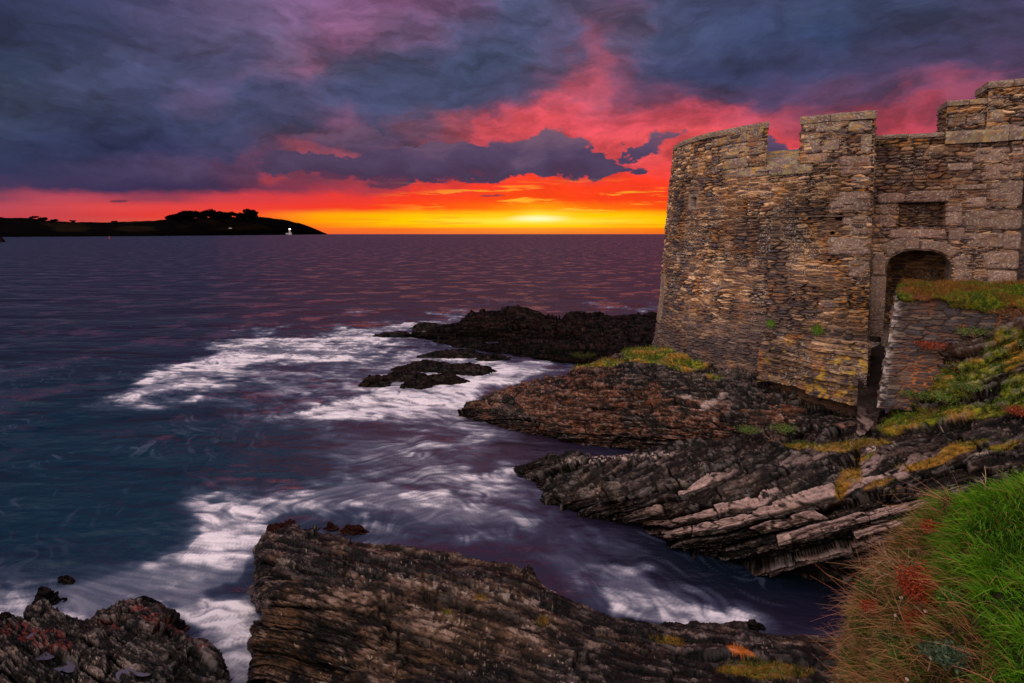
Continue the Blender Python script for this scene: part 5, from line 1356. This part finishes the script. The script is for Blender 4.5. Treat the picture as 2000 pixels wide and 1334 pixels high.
# ================================================================== RETAINING WALL
def build_retaining():
    A0 = atY(1750, 576, 11.2); B0 = atY(1716, 775, 10.75)
    root = empty('retaining_wall', (float(A0[0]), float(A0[1]), 2.2), 'dark slate retaining wall with orange mortar and a grassy top beside the doorway', 'retaining wall')
    org = np.array(root.location)
    zt_ = A0[2]; zb = B0[2] - .2
    dirx = np.array([2.9, -1.05]); dirx /= np.linalg.norm(dirx); nrm = np.array([dirx[1], -dirx[0]]); nrm = -nrm if nrm[1] > 0 else nrm
    def fn(s, v, off):
        k = (v - B0[2]) / (zt_ - B0[2])
        sx = s + (1 - k) * -.0
        base = B0[:2] + (A0[:2] - B0[:2]) * k[..., None]
        xy = base + dirx * sx[..., None] + nrm * np.maximum(off, 0)[..., None] + np.array([.63, .78]) * np.maximum(-off, 0)[..., None]
        return np.concatenate([xy, v[..., None]], -1)
    bd = Build(); step = .012; L_ = 3.6
    S, Z = np.meshgrid(np.linspace(0, L_, int(L_ / step)), np.linspace(zb, zt_, int((zt_ - zb) / step)))
    a1, b1, e = stones(S, Z, .27, .052, 951)
    ed = sstep(.02, .2, e); n2 = fbm(S * 14, Z * 24, S * 0, 952, 4); n1 = fbm(S * 1.5, Z * 1.5, S * 0, 953, 4)
    D = .045 * (.3 + .7 * b1) * ed + (n2 - .5) * .02
    pal = np.array([(.035, .03, .038), (.06, .045, .045), (.09, .05, .04), (.05, .045, .06), (.11, .085, .075)])
    C = pal[np.clip((a1 * 5).astype(int), 0, 4)] * (.7 + .6 * n2)[..., None]
    jm = sstep(.15, .6, S) * sstep(.4, .55, n1 + .08)
    C = mixc(mixc((.03, .022, .02), (.34, .13, .045), jm), C, sstep(.04, .2, e))
    C = mixc(C, (.40, .38, .40), (sstep(.16, .0, S) * sstep(.4, .6, n2)) * .7)
    bd.grid(fn(S, Z, D * taper_mask(D.shape)) - org, C)
    patch(bd, lambda s, v, o: fn(np.zeros_like(s) - o, v, -s) - org, 0, 1.8, zb, zt_, .02, 'm', 45, dark=.35)
    patch(bd, lambda s, v, o: fn(s, np.full_like(s, zt_ - .02) + o, -v) - org, 0, L_, 0, 1.8, .05, 'm', 46)
    bd.make('wall_face', M_wall, root)
    # turf cap hanging over the wall head
    nu, nv = 420, 130
    S, K = np.meshgrid(np.linspace(-.02, L_, nu), np.linspace(0, 1, nv))
    hang = .045 + .50 * sstep(.5, 1.8, S) * fbm(S * 2, S * 0, S * 0, 961, 3) + .12 * fbm(S * 6, S * 0, S * 0, 962, 3)
    back = 1.6
    t = K * (back + hang)
    offv = np.where(t < hang, .09 + .05 * np.sin(t / hang * np.pi), .08 - (t - hang)); zz = np.where(t < hang, zt_ + .03 - (hang - t), zt_ + .04 + .10 * sstep(0, .5, t - hang) * (1 + .4 * sstep(0.8, 3, S)))
    n = fbm(S * 4, K * 8, S * 0, 963, 4)
    bump = (n - .5) * .16 * sstep(0, .05, S)
    P = fn(S, zz + bump, offv + bump * .8)
    C = moss_color(P, 9, .5) * .8
    rd = sstep(.62, .68, fbm(S * 3, K * 5, S * 0, 964, 3)); C = mixc(C, (.16, .03, .035), rd * .6)
    link('turf_cap', mesh_np('turf_cap', P.reshape(-1, 3) - org, gridq(nu, nv), C.reshape(-1, 3)), M_soil, root)
    N = grid_normals(P)
    if N[..., 2].mean() < 0: N = -N
    # blades on the cap
    pts, nn, idx = scatter(P, N, np.ones(P.shape[:2]) * (.4 + n), 15000, 77)
    r = np.random.default_rng(5); m_ = len(pts)
    up = nn * .5 + np.array([0, 0, .8]) + r.normal(0, .3, (m_, 3)); up /= np.linalg.norm(up, axis=1, keepdims=True)
    dry = (fbm(pts[:, 0] * 2.5, pts[:, 1] * 2.5, pts[:, 2] * 2.5, 965, 3) + r.normal(0, .06, m_) > .54)
    cr = np.where(dry[:, None], (.16, .075, .02), (.05, .10, .012)); ct = np.where(dry[:, None], (.34, .18, .05), (.19, .26, .02)) * r.uniform(.6, 1.3, (m_, 1))
    V, Q, C = blades(pts - org, up, r.uniform(.04, .13, m_) * np.where(dry, 1.5, 1), r.uniform(.004, .008, m_), np.tile([-.2, -.9, -.3], (m_, 1)), r.uniform(.2, .9, m_), cr, ct, seed=4)
    o = link('turf_grass', mesh_np('turf_grass', V, Q, C), M_grass, root); tag(o, kind='stuff')
    return fn
ret_fn = build_retaining()

# ================================================================== GRASS BANK (near right)
rows = [
 [(1838, 1000, 3.2), (1880, 975, 3.72), (1940, 960, 3.92), (2010, 948, 4.02), (2200, 905, 4.15), (2700, 899, 4.20), (3500, 895, 4.25)],
 [(1775, 1068, 2.85), (1830, 1045, 3.55), (1895, 1022, 3.9), (2010, 1012, 4.02), (2200, 1000, 4.1), (2700, 994, 4.15), (3500, 990, 4.20)],
 [(1705, 1140, 2.45), (1778, 1125, 3.35), (1875, 1110, 3.8), (2010, 1100, 3.97), (2220, 1090, 4.05), (2720, 1084, 4.10), (3520, 1080, 4.15)],
 [(1672, 1220, 2.1), (1750, 1222, 3.1), (1865, 1210, 3.65), (2010, 1200, 3.92), (2240, 1200, 4.02), (2740, 1194, 4.07), (3540, 1190, 4.12)],
 [(1668, 1300, 1.9), (1740, 1312, 2.95), (1860, 1310, 3.58), (2010, 1310, 3.88), (2260, 1320, 3.98), (2760, 1314, 4.03), (3560, 1310, 4.08)],
 [(1668, 1410, 1.7), (1745, 1425, 2.85), (1875, 1430, 3.5), (2050, 1430, 3.84), (2340, 1440, 3.94), (2840, 1434, 3.99), (3640, 1430, 4.04)],
 [(1680, 1560, 1.6), (1760, 1580, 2.75), (1900, 1600, 3.45), (2100, 1620, 3.8), (2420, 1640, 3.92), (2920, 1634, 3.97), (3720, 1630, 4.02)]]
A = np.array([[atZ(*c) for c in r] for r in rows])
lf = A[:, :1] + (A[:, :1] - A[:, 1:2]) * np.array([.25, .25, 0]); lf[..., 2] = A[:, :1, 2] - 1.3
lf2 = A[:, :1] + (A[:, :1] - A[:, 1:2]) * np.array([-.1, -.1, 0]); lf2[..., 2] = -.3
A = np.concatenate([lf2, lf, A], 1)
bk = A[:1] + np.array([0, .25, 0]); bk[..., 2] = A[:1, :, 2] - .9; bk2 = A[:1] + np.array([0, .2, 0]); bk2[..., 2] = -.4
A = np.concatenate([bk2, bk, A], 0)
P = cr1(cr1(A, 300).transpose(1, 0, 2), 460).transpose(1, 0, 2)
N_ = grid_normals(P)
if N_[..., 2].mean() < 0: N_ = -N_
x, y, z = P[..., 0], P[..., 1], P[..., 2]
P = P + N_ * ((fbm(x * 2.2, y * 2.2, z * 2.2, 701, 4) - .5) * .26 + (fbm(x * 9, y * 9, z * 9, 702, 3) - .5) * .07)[..., None]
x, y, z = P[..., 0], P[..., 1], P[..., 2]
steep = sstep(.85, .45, N_[..., 2])
C = mixc((.012, .03, .006), (.035, .024, .014), steep); C = C * (.6 + .8 * fbm(x * 8, y * 8, z * 8, 703, 3))[..., None]
bank = link('grass_bank', mesh_np('grass_bank', P.reshape(-1, 3), gridq(P.shape[1], P.shape[0]), C.reshape(-1, 3)), M_soil)
tag(bank, 'steep grassy bank in the lower right corner above the inlet', kind='structure')
P_E, N_E = P, N_

def plant_bank():
    r = np.random.default_rng(9)
    px, py = proj(P_E)
    vis = ((px > 1560) & (px < 2080) & (py > 880) & (py < 1420)).astype(float) + .22 * ((px >= 2080) & (px < 3000) & (py > 860) & (py < 1420))
    # distance in px from the left lip decides lush / straw
    lip = np.interp(py, [940, 1000, 1100, 1200, 1340], [1850, 1840, 1850, 1900, 1950])
    edge = sstep(-60, 60, lip - px + (fbm(x * 3, y * 3, z * 3, 711, 3) - .5) * 120)
    # lush grass, leaning left and downhill
    n = 80000
    pts, nn, idx = scatter(P_E, N_E, vis * (px > np.interp(py, [930, 1010, 1060, 1110, 1160], [1830, 1780, 1740, 1685, 1655])) * (1.02 - edge * .72) * (.15 + sstep(.38, .56, fbm(x * 7, y * 7, z * 7, 715, 3))), n, 1)
    e = edge.ravel()[idx]; ppx = px.ravel()[idx]
    cl = fbm(pts[:, 0] * 3.5, pts[:, 1] * 3.5, pts[:, 2] * 3.5, 712, 3)
    up = nn * .6 + np.array([-.1, -.05, .75]) + r.normal(0, .22, (n, 3)); up /= np.linalg.norm(up, axis=1, keepdims=True)
    bd_ = np.array([-.75, -.35, .05]) + r.normal(0, .35, (n, 3)) + (cl[:, None] - .5) * np.array([0, 2.2, 0])
    L_ = r.uniform(.03, .105, n) * (.7 + .7 * cl)
    lush = mixc((.014, .085, .003), (.08, .24, .006), sstep(.35, .65, cl)); tip = mixc((.035, .18, .006), (.17, .30, .015), r.uniform(0, 1, n))
    dryt = np.array([.34, .20, .08]); dryr = np.array([.12, .06, .025])
    isd = r.uniform(0, 1, n) < (e * .5 + .06)
    dkk = (1 - .62 * e)[:, None]
    cr = np.where(isd[:, None], dryr, lush * dkk); ct = np.where(isd[:, None], dryt * r.uniform(.5, 1.3, (n, 1)), tip * dkk)
    V, Q, C = blades(pts, up, L_, r.uniform(.0025, .008, n), bd_, r.uniform(.2, 1.3, n), cr, ct, 4, 2)
    o = link('grass', mesh_np('grass', V, Q, C), M_grass); tag(o, 'lush green grass covering the near bank', 'grass', kind='stuff')
    # long dead straw and wiry stems along the lip, arching outwards
    n = 5200
    band = vis * (px > np.interp(py, [950, 1010, 1060, 1110, 1160], [1815, 1775, 1735, 1680, 1655])) * sstep(.15, .6, edge) * sstep(1600, 1680, px) * (.1 + sstep(.42, .58, fbm(x * 6, y * 6, z * 6, 716, 3)))
    pts, nn, idx = scatter(P_E, N_E, band, n, 3)
    cl = fbm(pts[:, 0] * 4, pts[:, 1] * 4, pts[:, 2] * 4, 713, 3)
    up = nn * .5 + np.array([-.35, .05, .75]) + r.normal(0, .35, (n, 3)); up /= np.linalg.norm(up, axis=1, keepdims=True)
    bd_ = np.array([-.45, -.1, -.15]) + r.normal(0, .65, (n, 3))
    L_ = r.uniform(.06, .28, n) ** 1.15 * (.6 + .7 * cl)
    t = r.uniform(0, 1, n)
    cr = mixc((.10, .055, .025), (.20, .07, .03), t); ct = mixc((.42, .25, .14), (.44, .16, .09), t) * r.uniform(.6, 1.3, (n, 1))
    V, Q, C = blades(pts, up, L_, r.uniform(.0015, .0034, n), bd_, r.uniform(.3, 1.3, n), cr, ct, 5, 4)
    o = link('dry_grass', mesh_np('dry_grass', V, Q, C), M_grass); tag(o, 'long straw coloured grass hanging over the lip of the near bank', 'dry grass', kind='stuff')
plant_bank()

def ground_at(Pg, px, py):
    """point of a sheet seen at a photo pixel (nearest to the viewer)"""
    gx, gy = proj(Pg); d = (gx - px) ** 2 + (gy - py) ** 2
    m = d < 36
    if not m.any(): return Pg.reshape(-1, 3)[d.argmin()]
    k = np.where(m, Pg[..., 1], 1e9).argmin(); return Pg.reshape(-1, 3)[k]

# turf on rocks and ledges
for gi, (Pg, Ng, mk, n, kind) in enumerate(GRASS_SPOTS):
    px, py = proj(Pg); inv = (px > -40) & (px < 2060) & (py < 1400)
    pts, nn, idx = scatter(Pg, Ng, mk * inv, n, 20 + gi)
    r = np.random.default_rng(40 + gi)
    up = nn * .4 + np.array([0, -.1, .8]) + r.normal(0, .4, (n, 3)); up /= np.linalg.norm(up, axis=1, keepdims=True)
    cl = fbm(pts[:, 0] * 2.2, pts[:, 1] * 2.2, pts[:, 2] * 2.2, 730 + gi, 3)
    ppy = py.ravel()[idx]
    dd = {'dry': .9, 'moss': .35, 'moss2': .25}[kind] + (sstep(830, 900, ppy) * .5 if kind == 'moss2' else 0)
    isd = r.uniform(0, 1, n) < np.clip(dd + (cl - .5) * 2.4, .03, .97)
    cr = np.where(isd[:, None], (.13, .07, .02), (.03, .08, .01)); ct = np.where(isd[:, None], (.34, .20, .04), (.15, .24, .02)) * r.uniform(.55, 1.25, (n, 1))
    sc = pts[:, 1] / 10
    V, Q, C = blades(pts, up, r.uniform(.03, .10, n) * (.6 + .5 * sc), r.uniform(.004, .008, n) * (.4 + .6 * sc), np.array([-.3, -.6, -.3]) + r.normal(0, .5, (n, 3)), r.uniform(.2, .9, n), cr, ct, 3, 6)
    lb = {'dry': ('dry orange green tufts growing in cracks of the large outcrop', 'grass tufts'), 'moss': ('green turf mound at the foot of the round tower', 'turf'), 'moss2': ('mossy turf and ochre grass on the slope below the retaining wall', 'turf')}[kind]
    o = link('turf', mesh_np('turf', V, Q, C), M_grass); tag(o, lb[0], lb[1], kind='stuff')

# ------------------------------------------------------------------ single plants
def out_at(px, py, d=.25):
    g = ground_at(P_E, px, py); v = np.array([0, 0, H]) - g; return g + v / np.linalg.norm(v) * d - np.array([0, 0, .03])
def leafy(name, p, rad, hgt, n, c0, c1, label, cat, seed, leaf=.03, group=None, stems=14, down=False):
    r = np.random.default_rng(seed); root = empty(name, tuple(map(float, p)), label, cat, group)
    V = []; Q = []; tips = []
    for i in range(stems):
        a = r.uniform(0, 6.28); q = np.array([math.cos(a) * rad * r.uniform(.3, 1), math.sin(a) * rad * r.uniform(.3, 1), hgt * r.uniform(.5, 1) * (-.3 if down else 1)])
        m = q * .5 + np.array([0, 0, hgt * .25]); tube(V, Q, (0, 0, 0), m, .004, .003, 4); tube(V, Q, m, q, .003, .0015, 4); tips.append((m, q))
    mesh_py('stems', V, Q, M_twig, root)
    t = r.uniform(0, 1, n); k = r.integers(0, stems, n)
    A_ = np.array([a for a, b in tips]); B_ = np.array([b for a, b in tips])
    c = A_[k] + (B_[k] - A_[k]) * t[:, None] + r.normal(0, 1, (n, 3)) * np.array([rad, rad, hgt * .6]) * .22
    s = leaf * r.uniform(.5, 1.2, n); e1 = r.normal(0, 1, (n, 3)); e1 /= np.linalg.norm(e1, axis=1, keepdims=True)
    e2 = np.cross(e1, r.normal(0, 1, (n, 3))); e2 /= np.linalg.norm(e2, axis=1, keepdims=True) + 1e-9
    Vv = np.stack([c - e1 * s[:, None], c + e2 * (s * .45)[:, None], c + e1 * s[:, None], c - e2 * (s * .45)[:, None]], 1)
    cc = mixc(c0, c1, r.uniform(0, 1, n)); C = np.repeat(cc[:, None], 4, 1)
    o = link('leaves', mesh_np('leaves', Vv.reshape(-1, 3), np.arange(4 * n).reshape(-1, 4), C.reshape(-1, 3), smooth=False), M_grass, root)
M_twig = plain_mat('dry_twig', (.16, .09, .06), .8)
M_pale = plain_mat('bleached_stem', (.42, .32, .22), .7)
G0, G1 = (.03, .07, .012), (.10, .17, .03); RB0, RB1 = (.14, .02, .010), (.34, .06, .02)
leafy('bracken', out_at(1795, 1185), .11, .24, 7000, RB0, RB1, 'rust red bracken clump hanging on the near grassy bank', 'bracken', 1, .008, stems=44)
leafy('bracken', out_at(1790, 1235), .08, .12, 1500, RB0, RB1, 'dark red bracken tuft just under the larger red clump', 'bracken', 2, .008, stems=26)
leafy('leafy_plant', out_at(1720, 1305), .07, .08, 260, (.04, .11, .01), (.16, .28, .03), 'bright green broad leaved plant at the bottom of the near bank', 'plant', 3, .018)
leafy('leafy_plant', out_at(1785, 1110), .05, .09, 260, G0, G1, 'small green leafy plant among straw stems on the near bank', 'plant', 4, .014)
leafy('leafy_plant', out_at(1665, 1215), .06, .09, 260, (.10, .12, .01), (.28, .28, .03), 'yellow green plant at the outer edge of the near bank', 'plant', 5, .014)
leafy('fern', out_at(1840, 1285), .09, .08, 900, (.02, .05, .03), (.07, .11, .06), 'grey green feathery plant at the bottom of the near bank', 'fern', 6, .011, stems=24)
leafy('fern', out_at(1665, 1290), .10, .10, 1200, (.01, .035, .015), (.03, .07, .03), 'dark green ferny plant in the bottom corner of the near bank', 'fern', 7, .012, stems=24)
for i, (x_, y_, rd, hg, lb, c0, c1) in enumerate([
    (1460, 845, .16, .16, 'green cushion plant on the crest of the ribbed slope, left one', G0, G1), (1528, 845, .17, .17, 'taller green plant on the crest of the ribbed slope, right one', G0, G1),
    (1725, 790, .18, .22, 'dark green shrub at the foot of the retaining wall beside the path', (.02, .04, .012), (.05, .09, .02)),
    (1790, 780, .2, .2, 'mid green plant in the turf below the retaining wall', G0, G1), (1840, 790, .16, .18, 'spiky light green plant in the turf below the retaining wall', G0, (.14, .24, .04)),
    (1985, 810, .14, .14, 'red brown bracken patch at the right edge above the ribbed slope', RB0, RB1),
    (1915, 660, .22, .2, 'green leafy plant on the earthy slope right of the retaining wall', G0, G1), (1990, 680, .2, .2, 'light green plant at the right edge of the earthy slope', G0, (.14, .22, .04)),
    (1850, 690, .2, .2, 'rusty fern on the retaining wall face', RB0, RB1), (1960, 620, .2, .18, 'rusty bush hanging under the turf right of the retaining wall', (.07, .03, .015), (.22, .10, .04)),
    (1880, 770, .2, .14, 'green clump on the turf slope right of the retaining wall base', G0, G1)]):
    g = ground_at(P_B, x_, y_)
    if y_ < 700: g = ret_fn(np.array((atY(x_, y_, 10.6)[0] - 7.6) * 1.06), np.array(atY(x_, y_, 10.6)[2]), np.array(.12))
    leafy('plant', g + [0, -.03, .02], rd * 1.5, hg, 700, c0, c1, lb, 'plant', 60 + i, .018, stems=26)
for i, (x_, y_, rd, lb, c0, c1) in enumerate([
    (1700, 1150, .09, 'dark green leafy clump high on the outer face of the near bank', (.012, .035, .008), (.05, .10, .02)),
    (1745, 1255, .09, 'dark green foliage left of the red bracken on the near bank', (.012, .035, .008), (.05, .11, .02)),
    (1690, 1240, .08, 'olive leaved plant on the outer edge of the near bank', (.03, .04, .008), (.11, .11, .02)),
    (1815, 1040, .06, 'reddish dry foliage near the top corner of the near bank', RB0, RB1),
    (1700, 1190, .05, 'reddish dry foliage on the outer edge of the near bank', RB0, RB1),
    (1850, 1180, .05, 'small green leafy sprig right of the red bracken', (.03, .09, .01), (.12, .22, .03)),
    (1760, 1290, .07, 'green leafy plant just left of the feathery grey green plant', (.03, .07, .01), (.12, .20, .03))]):
    leafy('plant', out_at(x_, y_, .22), rd, .1, 1500, c0, c1, lb, 'plant', 160 + i, .009, stems=26)
# twiggy dead bush at the foot of the retaining wall
def twigs(p, n, rad, hgt, label, seed, mat, th=.004, name='dead_bush', cat='dead bush'):
    r = np.random.default_rng(seed); V = []; Q = []
    for i in range(n):
        q = np.array([r.normal(0, rad * .3), r.normal(0, rad * .2), 0]); d = np.array([r.normal(0, 1), r.normal(0, .7), r.uniform(.6, 1.6)]); d /= np.linalg.norm(d)
        L_ = hgt * r.uniform(.6, 1.3)
        for s in range(5):
            q2 = q + d * L_ / 5; tube(V, Q, q, q2, th * (1 - s / 6), th * (1 - (s + 1) / 6), 4)
            if s in (1, 2, 3):
                e = d + r.normal(0, .7, 3); e /= np.linalg.norm(e); tube(V, Q, q2, q2 + e * L_ * .25, th * .5, th * .2, 4)
            q = q2; d = d + r.normal(0, .25, 3) + [0, 0, -.12]; d /= np.linalg.norm(d)
    o = mesh_py(name, V, Q, mat); o.location = tuple(map(float, p)); tag(o, label, cat)
twigs(ground_at(P_B, 1745, 775) + [0, -.1, -.02], 60, .35, .42, 'leafless reddish bush of fine twigs at the foot of the retaining wall', 81, plain_mat('reddish_twig', (.20, .11, .09), .8))
twigs(ground_at(P_B, 1508, 856), 14, .1, .22, 'sparse dead stems between the two green plants on the crest', 82, M_twig)
twigs(ground_at(P_E, 1915, 960) + [0, -.05, -.01], 3, .03, .24, 'pale bleached dead stalk sticking up from the top of the near bank', 83, M_pale, .0035, 'dead_stalk', 'stalk')
twigs(ground_at(P_E, 1770, 1130), 16, .12, .30, 'tangle of dead brown stems on the near bank above the red bracken', 84, M_pale, .0016, 'dead_stalk', 'stalks')
twigs(ground_at(P_E, 1700, 1290), 22, .14, .28, 'tangle of dead stems low on the near bank beside the bright leafy plant', 85, M_twig, .0018, 'dead_stalk', 'stalks')
# tufts rooted in the tower wall
for i, (x_, y_, rd, lb) in enumerate([(1598, 640, .13, 'largest green tuft growing out of the tower wall above the plinth'), (1507, 628, .07, 'small green tuft on the tower wall left of the largest tuft'), (1502, 650, .06, 'flat green tuft low on the tower wall at the plinth corner')]):
    a, z_ = T(x_, y_); p = tower_pt(np.array(a), np.array(z_), np.array(.05)); n = 700
    r = np.random.default_rng(90 + i); rt = r.normal(0, 1, (n, 3)) * [rd * .5, .02, rd * .3]
    up = r.normal(0, .5, (n, 3)) + [-.2, -.8, .5]; up /= np.linalg.norm(up, axis=1, keepdims=True)
    V, Q, C = blades(rt, up, r.uniform(.05, .14, n), np.full(n, .006), np.tile([-.1, -.2, -.9], (n, 1)), r.uniform(.4, 1, n), np.tile((.03, .08, .01), (n, 1)), np.array((.10, .22, .02)) * r.uniform(.6, 1.4, (n, 1)), 3, 7)
    o = link('wall_plant', mesh_np('wall_plant', V, Q, C), M_grass); o.location = tuple(map(float, p)); tag(o, lb, 'plant')
# thrift heads
M_thrift = plain_mat('dry_thrift', (.50, .38, .36), .8)
for i, (x_, y_, lb) in enumerate([(1742, 1195, 'pale dry thrift head left of the red bracken'), (1800, 1188, 'pale dry thrift head in front of the red bracken'), (1752, 1160, 'dry thrift head above and left of the red bracken'), (1808, 1282, 'white dry thrift head under the red bracken'), (1763, 1322, 'dry thrift head at the bottom edge of the near bank')]):
    g = out_at(x_, y_ + 14, .28); root = empty('thrift', tuple(map(float, g)), lb, 'flower', 'dry thrift heads on the near bank')
    V = []; Q = []; tube(V, Q, (0, 0, 0), (.006, -.005, .06), .0012, .001, 5); mesh_py('stem', V, Q, M_pale, root)
    V = []; Q = []; r = random.Random(i)
    lathe(V, Q, [(.001, .056), (.007, .058), (.0095, .063), (.008, .069), (.003, .072), (.0005, .0725)], (.006, -.005, 0), 12); V = [(v[0] + r.uniform(-.0012, .0012), v[1] + r.uniform(-.0012, .0012), v[2] + r.uniform(-.001, .001)) for v in V]; mesh_py('flower_head', V, Q, M_thrift, root)
